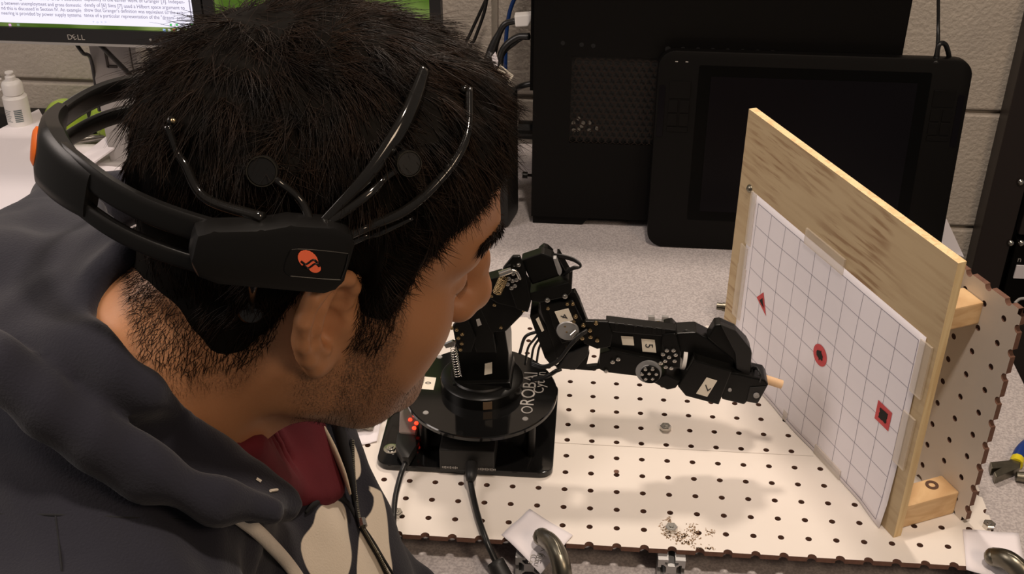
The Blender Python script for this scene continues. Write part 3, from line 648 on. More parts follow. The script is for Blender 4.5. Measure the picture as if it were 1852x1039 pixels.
# second monitor
xr0, xr1 = -.517, at(797, 20, 'y', YM)[0]
m2 = thing('monitor', ((xr0 + xr1) / 2, YM, zb), 'black bezel monitor with plain green wallpaper behind the head', 'monitor')
mb = MB(); mframe(mb, xr0, xr1, zb + .004, zt_, .0150, .0195, YM); mb.box(((xr0 + xr1) / 2, YM + .03, zb + .15), (xr1 - xr0 - .03, .03, .26)); mb.build('bezel', M['bezel'], m2)
mb = MB(); mb.box(((xr0 + xr1) / 2, YM + .006, (zb + .02 + zt_ - .012) / 2), (xr1 - xr0 - .030, .002, zt_ - .012 - zb - .02)); mb.build('screen', mg, m2, label='lit screen with a green wallpaper')
for mo, cx in ((m1, at(198, 120, 'y', .53)[0]), (m2, (xr0 + xr1) / 2)):
    mb = MB(); xa, xb = cx - .033, cx + .033
    mb.box((cx, .545, (zb + .2 + TZ) / 2), (.060, .012, zb + .2 - TZ - .001), bev=.002)
    mb.box((cx + .0365, .545, (zb + .2 + TZ) / 2), (.008, .016, zb + .2 - TZ - .001), bev=.001)
    mb.box((cx, .570, TZ + .0065), (.10, .08, .012), bev=.003)
    mb.box((cx, .515, zb + .12), (.09, .05, .09)); st = mb.build('stand', M['stand'], mo, label='flat grey stand column')
mb = MB(); hx = at(193, 108, 'y', .538)
mb.box(hx, (.0035, .0016, .024)); mb.box(hx + np.array([.007, 0, -.0105]), (.014, .0016, .0035)); mb.build('slot', mat('slot_dark', (.06, .05, .045), .7), m1)
for pts, r_c, lb in (([(134, 74, .50), (150, 96, .50), (165, 110, .53), (180, 200, .56)], .0028, 'black cable slanting behind the monitor stand on its left'),
                     ([(178, 78, .50), (192, 92, .50), (215, 115, .515), (240, 140, .53), (290, 190, .56)], .0036, 'black cable with a plug slanting across the grey monitor stand'),
                     ([(262, 78, .50), (275, 97, .50), (292, 125, .52), (310, 160, .53), (330, 220, .55)], .0034, 'black cable slanting down to the right of the monitor stand')):
    cable('monitor_cable', pts, r_c, M['cable'], lb, group='cables behind the document monitor')
# cable channel along the back
mb = MB(); mb.box((-.85, .672, TZ + .016), (.62, .030, .030), bev=.002); mb.build('cable_channel', M['blk2'], label='low black cable channel along the wall behind the bottle', cat='cable channel')
# tennis balls
for (px, py), lb in (((119, 216), 'yellow-green tennis ball, the left one behind the headset band'), ((203, 214), 'yellow-green tennis ball, the right one behind the headset band')):
    c = at(px, py, 'z', TZ + .0335)
    t = thing('tennis_ball', (c[0], c[1], TZ), lb, 'tennis ball', 'tennis balls at the back of the table')
    mb = MB(); mb.ball(c, .0333, 32); mb.build('felt', M['ball'], t, smooth=True, auto=False)
    mb = MB(); S = []
    for k in range(41):
        a = 2 * math.pi * k / 40; v = np.array([.75 * math.cos(a) + .25 * math.cos(3 * a), .75 * math.sin(a) - .25 * math.sin(3 * a), .866 * math.sin(2 * a)]); v /= np.linalg.norm(v)
        S.append(c + np.array([v[0] * .6 + v[2] * .8, v[1], -v[0] * .8 + v[2] * .6]) * .0331)
    mb.tube(S, .0009, 5, sub=1); mb.build('seam', M['seam'], t)
# bottle
bc = at(36, 236, 'z', TZ); bc[1] = .60; bc = np.array([at(32, 200, 'y', .60)[0], .60, TZ])
bt = thing('squeeze_bottle', bc, 'small white squeeze bottle with flip cap and printed label at far left', 'bottle')
hb = at(60, 183, 'y', .60)[2] - TZ + .0; r0 = .0185
ztop = at(20, 130, 'y', .60)[2] - TZ; zsh = at(30, 170, 'y', .60)[2] - TZ
mb = MB(); mb.lathe(bc, [(0, .0005), (r0, .0005), (r0, zsh - .004), (r0 * .8, zsh), (r0 * .55, zsh + .001), (0, zsh + .001)]); mb.build('body', M['white'], bt, smooth=True)
hc = ztop - zsh
mb = MB(); mb.lathe(bc, [(r0 * .7, zsh), (r0 * .84, zsh + .002), (r0 * .84, zsh + hc * .48), (r0 * .68, zsh + hc * .60), (r0 * .42, zsh + hc * .64), (r0 * .42, zsh + hc * .80), (r0 * .25, zsh + hc * .84), (r0 * .25, zsh + hc * .93), (r0 * .36, zsh + hc * .95), (r0 * .34, ztop), (0, ztop)], n=26); cp = mb.build('cap', M['white'], bt, smooth=True)
mb = MB(); q = bc + np.array([-.0165, -.004, zsh + hc * .42]); mb.tube([q + np.array([0, 0, -.008]), q + np.array([-.006, 0, -.002]), q + np.array([-.005, 0, .007]), q + np.array([.004, 0, .011])], .0018, 7); mb.build('cap_strap', M['white'], cp, smooth=True)
mb = MB()
for k in range(7):
    z_ = bc[2] + zsh - .022 - k * .0030; mb.add([bc + np.array([math.sin(a) * (r0 + .0003), -math.cos(a) * (r0 + .0003), z_ - bc[2] + dz]) for dz in (0, .0016) for a in (.15, .35, .6, .8)], [(0, 1, 5, 4), (1, 2, 6, 5), (2, 3, 7, 6)])
    mb.add([bc + np.array([math.sin(a) * (r0 + .0003), -math.cos(a) * (r0 + .0003), z_ - bc[2] + dz]) for dz in (0, .0007) for a in (-.8, -.5, -.25, -.1 - .1 * (k % 3))], [(0, 1, 5, 4), (1, 2, 6, 5), (2, 3, 7, 6)])
mb.build('printed_label', mat('label_print', (.10, .14, .15), .6), bt)
# papers
def stack(name, pts, ztop_, label, cat, h):
    P = [at(px, py, 'z', ztop_) for px, py in pts]; mb = MB(); mb.prism(P, (0, 0, -h)); return mb.build(name, M['paper'], label=label, cat=cat)
stack('paper_stack', ((70, 197), (92, 236), (160, 340), (60, 383), (28, 391), (-60, 391), (-60, 268), (0, 233)), .012, 'stack of blank white paper behind the headset at the left', 'paper', .0425)
sheet('loose_sheet', ((128, 262), (222, 262), (235, 330), (120, 330)), (-.02, -.02, -.026, -.026), 'loose white sheet lying under the folded paper left of the head', )
mb = MB(); pf = [at(130, 296, 'z', -.012), at(228, 218, 'z', .03), at(244, 240, 'z', .02), at(160, 300, 'z', -.014)]
mb.prism(pf, (0, 0, -.003)); mb.build('folded_paper', M['paper'], label='folded white paper raised at its right end against the hair', cat='paper')
mb = MB(); a, b = at(134, 254, 'z', TZ + .012), at(190, 246, 'z', TZ + .012); mb.cyl(a, b, .0055, n=16); mb.build('silver_pen', M['steel'], smooth=True, label='shiny silver pen lying below the tennis balls', cat='pen')
mb = MB(); a, b = at(205, 232, 'z', TZ + .02), at(248, 214, 'z', TZ + .03); mb.cyl(a, b, .004, n=6); mb.build('yellow_pencil', M['yellow'], label='yellow pencil lying beside the right tennis ball', cat='pencil')
# cup with a pencil, hidden by the head except for the tip
pcX = at(340, 44, 'y', .40); cup = np.array([pcX[0] + .012, .40, TZ])
mb = MB(); mb.lathe(cup, [(0, .0005), (.036, .0005), (.039, .105), (.037, .105), (.034, .004), (0, .004)], n=28); mb.build('pencil_cup', M['blk2'], smooth=True, label='black pencil cup hidden behind the head below the pencil tip', cat='cup')
pn = thing('pencil', cup + np.array([0, 0, .07]), 'sharpened yellow pencil pointing up in front of the monitor bezel', 'pencil')
tip = pcX; base = cup + np.array([.012, 0, .06]); d_ = (tip - base) / np.linalg.norm(tip - base)
mb = MB(); mb.cyl(base, tip - d_ * .022, .0038, n=6); mb.build('shaft', M['yellow'], pn)
mb = MB(); mb.cyl(tip - d_ * .022, tip - d_ * .007, .0038, .0016, n=10); mb.build('wood_cone', M['pwood'], pn, smooth=True)
mb = MB(); mb.cyl(tip - d_ * .007, tip, .0016, .0003, n=10); mb.build('lead', M['ink'], pn, smooth=True)
# black speaker behind the forehead
sp = thing('desk_speaker', at(915, 405, 'z', TZ), 'black rounded object standing on the table just beyond the forehead', 'speaker')
mb = MB(); c0 = at(870, 413, 'z', TZ); c1 = at(920, 414, 'z', TZ); c2 = at(939, 384, 'z', TZ); 
hh = .185; tops = [(-.03, 0, hh), (.004, 0, hh), (.002, .0, hh)]
V = [c0, c1, c2, c2 + np.array([-.07, .05, 0]), c0 + np.array([-.02, .06, 0])]
mb.prism([v + np.array([0, 0, .0006]) for v in V], (-.004, .015, hh), bev=.006); mb.build('cabinet', M['blk2'], sp, smooth=True)

# ================================================================== ROBOT ARM
rb = thing('robot_arm', (-.10, -.10, .0005), 'black jointed desktop robot arm on a square base, holding a wooden dowel against the paper', 'robot arm')
BX0, BX1, BY0, BY1 = -.1885, -.0125, -.1640, -.0130
mb = MB(); mb.prism([(a, b, .0008) for a, b in rrect(BX0, BY0, BX1, BY1, .013, 7)], (0, 0, .0065), bev=.0008); base = mb.build('base_plate', M['gloss'], rb, smooth=True)
for x, y in ((BX0 + .012, BY0 + .024), (BX0 + .014, BY1 - .016), (BX1 - .016, BY1 - .016)):
    mb = MB(); mb.lathe((x, y, .0073), [(0, .0045), (.0022, .0045), (.0026, .0030), (.0045, .0030), (.0048, .0012), (.0078, .0010), (.0080, 0)], n=22); mb.build('bolt', M['steel'], base, smooth=True)
DC = np.array([-.0885, -.1000]); DZ = .0520; DR = .0765
for a in (35, 150, 215, 325):
    x, y = DC + (DR - .012) * np.array([math.cos(math.radians(a)), math.sin(math.radians(a))])
    if y < BY0 + .004 or y > BY1: y = np.clip(y, BY0 + .012, BY1 - .012)
    mb = MB(); mb.cyl((x, y, .0073), (x, y, DZ), .0045, n=16); mb.build('standoff', M['blk'], rb, smooth=True)
mb = MB(); mb.lathe((DC[0], DC[1], DZ), [(0, 0), (DR - .001, 0), (DR, .001), (DR, .0045), (DR - .001, .0055), (0, .0055)], n=96); disk = mb.build('round_plate', M['gloss'], rb, smooth=True)
DT = DZ + .0055
for px, py in ((795, 646), (749, 710), (770, 747), (950, 758)):
    c = at(px, py, 'z', DT); mb = MB(); mb.lathe(c, [(0, .0006), (.0026, .0006), (.0030, 0)], n=14); mb.build('screw', M['silver'], disk, smooth=True)
def lab(quad_, z, s_, size, right, up, parent, txt=M['ink']):
    P = [at(px, py, 'z', z) for px, py in quad_]; mb = MB(); mb.prism(P, (0, 0, .0003)); l = mb.build('label', M['label'], parent)
    c = sum(P) / 4 + np.array([0, 0, .0005]); text('digit', s_, c, right, up, size, txt, l)
lab(((767, 682), (789, 684), (784, 706), (760, 704)), DT, '0', .0085, (0, 1, 0), (-1, 0, 0), disk)
text('lettering', 'ROBAI', at(958, 703, 'z', DT + .0002), (.02, 1, 0), (-1, .02, 0), .0200, M['greyprint'], disk, thick=.0001)
c = at(953, 742, 'z', DT + .0003); mb = MB(); mb.lathe(c, [(.0044, 0), (.0058, 0), (.0058, .0002), (.0044, .0002)], n=20); mb.build('lettering_mark', M['greyprint'], disk)
text('lettering', 'Cyton', at(977, 692, 'z', DT + .0002), (.02, 1, 0), (-1, .02, 0), .0150, M['greyprint'], disk, thick=.0001)
# turret
TC = np.array([-.0885, -.0930]); 
mb = MB(); mb.lathe((TC[0], TC[1], DT), [(0, .0165), (.030, .0165), (.0315, .0150), (.0315, .0145), (.0400, .0135), (.0415, .0120), (.0415, 0), (0, 0)], n=64); tur = mb.build('turret', M['blk'], rb, smooth=True)
for px, py, m in ((799, 683, 'brass'), (883, 737, 'brass')):
    c = at(px, py, 'z', DT + .008); d = np.array([c[0] - TC[0], c[1] - TC[1], 0]); d /= np.linalg.norm(d); c = np.array([*TC, DT + .006]) + d * .0415
    mb = MB(); R_ = np.stack([np.cross([0, 0, 1.], d), d, [0, 0, 1.]], 1); mb.box(c, (.009, .0006, .009), R_); mb.build('metal_insert', mat('bronze_insert', (.30, .20, .12), .4, metal=.6), tur)
YA = -.118     # front plane of the arm
def part(name, pts, Y, d, parent=None, m='blk', bev=.0012, **kw):
    mb = MB(); mb.prism([at(px, py, 'y', Y) for px, py in pts], (0, d, 0), bev=bev); return mb.build(name, M[m], parent or rb, **kw)
def screws(pts, Y, parent, r=.0016, m='steel', d=(0, -1, 0)):
    for px, py in pts:
        c = at(px, py, 'y', Y); mb = MB(); mb.lathe(c, [(0, .0013), (r * .55, .0013), (r * .6, .0008), (r, .0006), (r, -.001)], n=10, ax=d); mb.build('screw', M[m], parent, smooth=True)
def coil(a, b, r, turns, parent, wr=.0005, m='steel'):
    a, b = np.array(a), np.array(b); d = b - a; L_ = np.linalg.norm(d); d /= L_; t = unit(np.cross(d, [0, 1, 0.01])); u = np.cross(d, t)
    P = [a + d * L_ * s / (turns * 8) + r * (math.cos(s * math.pi / 4) * t + math.sin(s * math.pi / 4) * u) for s in range(turns * 8 + 1)]
    mb = MB(); mb.tube(P, wr, 5, sub=1); mb.build('spring', M[m], parent, smooth=True, auto=False)
unit = lambda v: np.array(v, float) / np.linalg.norm(v)
post = part('shoulder_post', ((822, 708), (820, 640), (826, 608), (860, 598), (912, 590), (920, 640), (921, 704)), YA + .010, .040)
part('label', ((877, 659), (890, 656), (890, 676), (876, 679)), YA + .0094, .0005, post, 'label', 0)
part('post_foot', ((816, 712), (819, 696), (922, 693), (926, 706), (895, 720), (850, 722)), YA + .004, .050)
b1 = part('shoulder_bracket', ((818, 592), (842, 566), (861, 612), (852, 640), (835, 640), (824, 622)), YA - .004, .006)
part('shoulder_servo', ((838, 570), (868, 555), (892, 604), (898, 640), (862, 640)), YA, .038)
part('label', ((861, 579), (867, 577), (871, 588), (864, 591)), YA - .0006, .0006, b1, 'greyprint', 0)
screws(((817, 594), (826, 597), (829, 612), (835, 622), (833, 633), (836, 605)), YA - .005, b1, .0018, 'brass')
part('spring_hook', ((802, 625), (818, 618), (824, 620), (823, 627), (806, 631)), YA - .010, .004, b1, 'steel', .0006)
coil(at(820, 628, 'y', YA - .009), at(829, 682, 'y', YA - .009), .0033, 12, rb, .00038)
b2 = part('upper_arm_link', ((865, 555), (882, 537), (937, 515), (960, 544), (944, 571), (915, 600), (888, 603)), YA, .034)
screws(((906, 593), (894, 552), (947, 562)), YA - .001, b2, .0016, 'brass')
b3 = part('upper_arm_servo', ((878, 509), (905, 501), (930, 520), (955, 541), (952, 562), (900, 550), (884, 540)), YA - .004, .016)
screws(((883, 520), (889, 536), (884, 505)), YA - .005, b3, .0015, 'brass')
b4 = part('elbow_plate', ((909, 487), (927, 465), (940, 465), (950, 490), (961, 545), (955, 566), (934, 560), (920, 520)), YA - .010, .005)
screws(((928, 495), (920, 504), (927, 508), (918, 514), (925, 521), (931, 517), (938, 479), (934, 506)), YA - .0112, b4, .0021, 'steel')
mb = MB(); a, b = at(903, 497, 'y', YA - .016), at(925, 489, 'y', YA - .013); mb.cyl(a, b, .0032, n=14); mb.build('spring_pin', M['steel'], b4, smooth=True)
mb = MB(); mb.tube([at(925, 489, 'y', YA - .013), at(934, 492, 'y', YA - .013), at(941, 505, 'y', YA - .012)], .0017, 8, sub=6); mb.build('wire_hook', M['steel'], b4, smooth=True, auto=False)
coil(at(911, 503, 'y', YA - .016), at(899, 530, 'y', YA - .014), .0042, 11, rb, .0004, 'brass')
b5 = part('elbow_servo', ((942, 472), (981, 459), (1000, 466), (1013, 500), (962, 516)), YA - .002, .014, bev=.0018)
part('servo_cap', ((972, 462), (982, 454), (990, 457), (1000, 466), (985, 468)), YA + .006, .016, b5)
part('servo_horn', ((1000, 468), (1006, 468), (1016, 494), (1013, 500), (1009, 496)), YA - .003, .006, b5, 'alu', .0006)
part('elbow_fork', ((1006, 468), (1011, 470), (1028, 500), (1033, 520), (1027, 522), (1012, 500)), YA + .012, .020)
b6 = part('cross_bracket', ((958, 538), (958, 531), (1028, 512), (1034, 517), (1034, 529), (1026, 537), (978, 548), (962, 546)), YA - .008, .030, bev=.0008)
screws(((990, 543), (1022, 536)), YA - .0095, b6, .0026, 'steel')
b7 = part('forearm_frame', ((976, 545), (1040, 529), (1048, 545), (1066, 592), (1062, 640), (1050, 660), (1011, 660), (1003, 634), (979, 566)), YA - .004, .008, bev=.0008)
part('forearm_side', ((958, 573), (974, 566), (1009, 632), (1006, 664), (995, 660), (985, 648)), YA - .003, .032, bev=.0008)
part('label', ((969, 578), (974, 574), (984, 598), (980, 601)), YA - .0036, .0004, b7, 'label', 0)
b8 = part('forearm_servo', ((990, 552), (1036, 545), (1048, 570), (1058, 590), (1052, 612), (1016, 622), (1000, 590)), YA - .009, .006, bev=.0008)
part('gear_disc', el2(1031, 598, 15, 20), YA - .0105, .002, b8, 'alu', 0) if False else None
mb = MB(); c = at(1027, 598, 'y', YA - .0092); mb.lathe(c, [(0, .0016), (.010, .0016), (.0108, .0008), (.0108, 0)], n=30, ax=(0, -1, 0)); mb.build('gear_disc', M['alu'], b8, smooth=True)
def vlabel(quad_, Y, s_, size, right, up, parent, m='label'):
    P = [at(px, py, 'y', Y) for px, py in quad_]; mb = MB(); mb.prism(P, (0, -.0004, 0)); l = mb.build('label', M[m], parent)
    if s_: text('digit', s_, sum(P) / 4 + np.array([0, -.0006, 0]), right, up, size, M['ink'], l)
vlabel(((1003, 564), (1028, 558), (1037, 579), (1013, 586)), YA - .0095, '4', .0100, (-.35, 0, -1), (1, 0, -.35), b8)
screws(((991, 558), (1026, 550), (1036, 550), (1022, 590), (1025, 600), (1026, 629), (1038, 582)), YA - .0098, b8, .0017, 'brass')
part('servo_flap', ((1009, 667), (1027, 641), (1066, 625), (1062, 645), (1040, 670)), YA - .010, .003, m='blk2', bev=.0006)
b9 = part('wrist_fork', ((1005, 666), (1062, 628), (1066, 640), (1060, 664), (1080, 662), (1086, 640), (1106, 620), (1106, 634), (1084, 668), (1070, 671)), YA - .004, .005, bev=.0005)
b10 = part('wrist_bracket', ((1048, 590), (1058, 582), (1100, 583), (1108, 606), (1104, 628), (1080, 632), (1056, 622)), YA - .012, .005, bev=.0008)
screws(((1040, 601), (1055, 589), (1078, 585), (1080, 616), (1053, 612), (1043, 613), (1067, 598), (1068, 610), (1041, 573)), YA - .0132, b10, .0020, 'brass')
mb = MB(); mb.cyl(at(1033, 608, 'y', YA - .016), at(1043, 599, 'y', YA - .014), .0026, n=12); mb.build('spring_pin', M['steel'], b10, smooth=True)
# horizontal link with label 5
b11 = part('wrist_servo', ((1096, 598), (1208, 604), (1212, 640), (1206, 658), (1100, 646)), YA - .006, .014, bev=.0012)
part('cover_plate', ((1096, 583), (1222, 598), (1226, 606), (1210, 610), (1096, 600)), YA - .010, .012, bev=.0008)
for k in range(6): part('rib', ((1112 + 17 * k, 586 + 2 * k), (1118 + 17 * k, 587 + 2 * k), (1118 + 17 * k, 598 + 1.6 * k), (1112 + 17 * k, 597 + 1.6 * k)), YA - .0112, .002, b11, bev=.0002)
vlabel(((1160, 613), (1184, 615), (1187, 638), (1162, 636)), YA - .0064, '5', .0105, (.05, 0, -1), (1, 0, .05), b11)
vlabel(((1123, 608), (1145, 609), (1147, 625), (1126, 624)), YA - .0066, '', .005, (0, 0, -1), (1, 0, 0), b11)
b12 = part('wrist_plate', ((1085, 640), (1106, 634), (1160, 646), (1196, 652), (1196, 672), (1152, 681), (1094, 674), (1083, 668)), YA - .012, .010, bev=.0010)
screws(((1108, 655), (1096, 672), (1195, 657), (1118, 650)), YA - .0135, b12, .0022, 'steel')
mb = MB(); c = at(1173, 672, 'y', YA - .0125); mb.lathe(c, [(0, .0030), (.0075, .0030), (.0078, .0018), (.0122, .0018), (.0126, .0008), (.0126, -.001)], n=36, ax=(-.15, -1, .1)); gd = mb.build('gear_disc', M['alu'], b12, smooth=True)
mb = MB(); c = at(1176, 677, 'y', YA - .0150); mb.lathe(c, [(0, .0022), (.0088, .0022), (.0095, .0012), (.0095, -.001)], n=28, ax=(-.15, -1, .1)); mb.build('hub', M['blk'], b12, smooth=True)
screws([(1174 + 13 * math.cos(a), 677 + 10 * math.sin(a)) for a in np.linspace(0, 5.2, 6)] + [(1174, 676)], YA - .0175, b12, .0017, 'steel')
b13 = part('roll_hub', ((1198, 606), (1222, 604), (1232, 640), (1230, 668), (1204, 666), (1196, 640)), YA - .012, .018, bev=.0015)
screws(((1210, 646), (1206, 634), (1218, 634), (1203, 653), (1220, 653), (1204, 664), (1214, 666), (1222, 642), (1199, 641)), YA - .0135, b13, .0020, 'steel')
part('wrist_block', ((1176, 690), (1204, 678), (1232, 690), (1222, 703), (1207, 706)), YA - .014, .022, bev=.0012)
mb = MB(); mb.cyl(at(1233, 648, 'y', YA), at(1240, 649, 'y', YA), .011, n=28); mb.build('white_washer', M['white'], b13, smooth=True)
b14 = part('hand_servo', ((1222, 604), (1258, 602), (1282, 614), (1330, 652), (1324, 672), (1262, 662), (1240, 668), (1228, 640)), YA - .004, .020, bev=.0015)
part('knuckle', ((1200, 592), (1216, 588), (1228, 600), (1222, 612), (1204, 608)), YA + .006, .014, bev=.0018)
b15 = part('hand_box', ((1226, 700), (1255, 650), (1262, 654), (1324, 672), (1300, 733), (1240, 717)), YA - .016, .030, bev=.0012)
vlabel(((1278, 683), (1297, 689), (1279, 718), (1259, 712)), YA - .0164, '7', .0105, (-.7, 0, -.7), (.7, 0, -.7), b15)
c = [at(px, py, 'y', YA - .014) for px, py in ((1269, 664), (1282, 667), (1296, 680), (1282, 677))]
mb = MB(); P = [at(1269, 664, 'z', .0), ] and c; mb.prism(P, (0, -.0006, .0002)); mb.build('label', M['label'], b15)
b16 = part('gripper_finger', ((1279, 612), (1293, 589), (1303, 588), (1330, 600), (1352, 622), (1358, 634), (1360, 684), (1334, 676), (1326, 652)), YA - .006, .014, bev=.0015)
part('finger_shield', ((1303, 588), (1331, 599), (1357, 631), (1360, 640), (1356, 682), (1332, 668), (1330, 640)), YA - .010, .006, b16, 'blk2', .0008)
b17 = part('gripper_finger', ((1310, 674), (1336, 677), (1384, 688), (1390, 697), (1371, 731), (1352, 727), (1346, 733), (1305, 723)), YA - .014, .026, bev=.0018)
part('finger_pad', ((1356, 702), (1386, 700), (1370, 731), (1350, 727)), YA - .0152, .004, b17, 'blk2', .0006)
screws(((1320, 706),), YA - .0152, b17, .0018, 'silver'); screws(((1368, 716),), YA - .0160, b17, .0030, 'silver')
mb = MB(); a, b = at(1352, 676, 'y', YA + .006), at(1414, 696, 'y', YA + .004); mb.cyl(a, b, .0044, n=22)
dw = mb.build('wooden_dowel', M['dowel'], smooth=True, label='short round wooden dowel gripped in the robot hand, pointing at the paper', cat='dowel')
def wire(pts, r=.0009, parent=rb, name='wire', m='cable'): mb = MB(); mb.tube([at(px, py, 'y', y) for px, py, y in pts], r, 7, sub=7); mb.build(name, M[m], parent, smooth=True, auto=False)
wire([(1358, 672, YA), (1362, 665, YA), (1370, 667, YA - .01), (1376, 680, YA - .015), (1374, 692, YA - .014)]); wire([(1358, 676, YA), (1364, 668, YA), (1371, 670, YA - .01), (1373, 680, YA - .015)])
for k in range(3): wire([(985, 460 + k, YA + .01), (1010, 461 + 2 * k, YA + .008), (1035, 467 + 2 * k, YA + .005), (1049, 477 + k, YA), (1048, 484, YA), (1035, 484 + 2 * k, YA), (1020, 498, YA + .004)], .0011)
for k in range(3): wire([(985 + 3 * k, 590, YA + .004), (968 + 8 * k, 612, YA), (955 + 10 * k, 630, YA), (950 + 10 * k, 660, YA + .004)], .0012)
for k in range(3): wire([(960, 655 + 3 * k, YA - .004), (985, 662 + 2 * k, YA - .012), (1010, 650 + 2 * k, YA - .016), (1030, 625 + 2 * k, YA - .018), (1048, 606 + 2 * k, YA - .017), (1062, 596 + 2 * k, YA - .013)], .0013)
wire([(962, 688, YA), (988, 682, YA - .008), (1005, 672, YA - .008), (1015, 668, YA - .006)], .0022); wire([(940, 640, YA), (950, 610, YA), (972, 600, YA)], .0016)
for k in range(3): wire([(1226, 606 + k, YA), (1240, 598 + 2 * k, YA), (1256, 604 + 2 * k, YA), (1270, 614, YA)], .0009)
# controller box, dongle, cables
P = [at(px, py, 'z', .0075) for px, py in ((795, 852), (894, 856))]
mb = MB(); mb.prism([(P[0][0], P[0][1] + .001, .0075), (P[1][0], P[1][1] + .001, .0075), (P[1][0], P[1][1] + .045, .0075), (P[0][0], P[0][1] + .045, .0075)], (0, 0, .026), bev=.0012); cb = mb.build('controller_box', M['blk2'], rb)
text('lettering', 'ROBOT CTRL  |||||||||'[:10], (P[0] + P[1]) / 2 + np.array([-.018, 0, .004]), (1, 0, 0), (0, 0, 1), .003, M['greyprint'], cb) if False else None
mb = MB()
for k in range(26): mb.box((P[0][0] + .003 + k * .0016 + (.012 if k > 9 else 0), (P[0][1] + P[1][1]) / 2 - .0002, .0120), (.0008, .0006, .0016 + .0006 * (k % 3)))
mb.build('connector_print', M['greyprint'], cb, kind='stuff')
dg = at(742, 765, 'z', .02)
mb = MB(); q = [at(px, py, 'z', .016) for px, py in ((724, 742), (736, 728), (752, 735), (758, 770), (752, 798), (722, 796))]; mb.prism(q, (0, 0, .010), bev=.0025); dn = mb.build('usb_adapter', M['dongle'], rb, smooth=True)
mb = MB(); 
for px, py in ((750, 752), (753, 766), (749, 775), (742, 760)): mb.ball(at(px, py, 'z', .0262), .0022, 8)
mb.build('red_led', M['led'], dn, smooth=True)
def gcable(name, pts, r, label): 
    mb = MB(); mb.tube([at(px, py, 'z', z) for px, py, z in pts], r, 9, sub=8); return mb.build(name, M['cable'], smooth=True, auto=False, label=label, cat='cable')
uc = thing('usb_cable', at(735, 830, 'z', .01), 'black cable running from the red-lit adapter down over the front edge on the left', 'cable')
mb = MB(); q = [at(px, py, 'z', .012) for px, py in ((720, 797), (752, 799), (754, 822), (740, 845), (728, 844), (716, 822))]; mb.prism(q, (0, 0, .012), bev=.0025); mb.build('plug', M['blk2'], uc, smooth=True)
mb = MB(); mb.tube([at(px, py, 'z', z) for px, py, z in ((733, 838, .016), (724, 862, .010), (715, 900, .008), (712, 940, .006), (713, 970, .002), (718, 1000, -.020), (728, 1060, -.03))], .0028, 9, sub=8); mb.build('lead', M['cable'], uc, smooth=True, auto=False)
pc_ = thing('power_lead', at(855, 850, 'z', .01), 'black cable from the controller box over the front edge to a thick barrel connector', 'cable')
mb = MB(); mb.tube([at(px, py, 'z', z) for px, py, z in ((853, 838, .016), (852, 860, .016), (850, 872, .012))], [.0062, .0058, .0036], 12, sub=4); mb.build('plug', M['blk2'], pc_, smooth=True, auto=False)
mb = MB(); mb.tube([at(px, py, 'z', z) for px, py, z in ((850, 868, .012), (856, 900, .007), (866, 940, .005), (880, 980, .002), (897, 1018, -.010), (905, 1035, -.016))], .0030, 9, sub=8); mb.build('lead', M['cable'], pc_, smooth=True, auto=False)
mb = MB(); mb.tube([at(px, py, 'z', z) for px, py, z in ((896, 1018, -.012), (912, 1050, -.020), (925, 1080, -.024))], [.0082, .0090, .0090], 14, sub=4); mb.build('connector', M['blk2'], pc_, smooth=True, auto=False)
# ================================================================== PERSON (signed-distance sculpting, one continuous body mesh)
HR = np.array([[0.8686734769748522, -0.3923666841030753, 0.3024149063891834], [0.4028599323892938, 0.9147802972532885, 0.029679666987333528], [-0.2882885104816261, 0.09604890922411828, 0.9527141973126791]])
HT = np.array([-0.15616706318579726, -0.4533110050472894, 0.42336551177388915])
h2w = lambda p: np.asarray(p) @ HR.T + HT
w2h = lambda p: (np.asarray(p) - HT) @ HR
F32 = np.float32
def smin(a, b, k): h = np.maximum(k - np.abs(a - b), 0) / k; return np.minimum(a, b) - h * h * k * .25
def smax(a, b, k): return -smin(-a, -b, k)
def ell(p, c, r, R=None):
    q = p - np.array(c, F32)
    if R is not None: q = q @ np.array(R, F32)
    r = np.array(r, F32); k0 = np.linalg.norm(q / r, axis=1); k1 = np.linalg.norm(q / (r * r), axis=1) + 1e-9
    return k0 * (k0 - 1) / k1
def cap(p, a, b, ra, rb=None):
    rb = ra if rb is None else rb; a = np.array(a, F32); b = np.array(b, F32); ba = b - a; pa = p - a
    h = np.clip(pa @ ba / (ba @ ba), 0, 1); return np.linalg.norm(pa - h[:, None] * ba, axis=1) - (ra + (rb - ra) * h)
def chain(p, pts, rs, k):
    d = None
    for i in range(len(pts) - 1):
        c = cap(p, pts[i], pts[i + 1], rs[i], rs[i + 1]); d = c if d is None else smin(d, c, k)
    return d
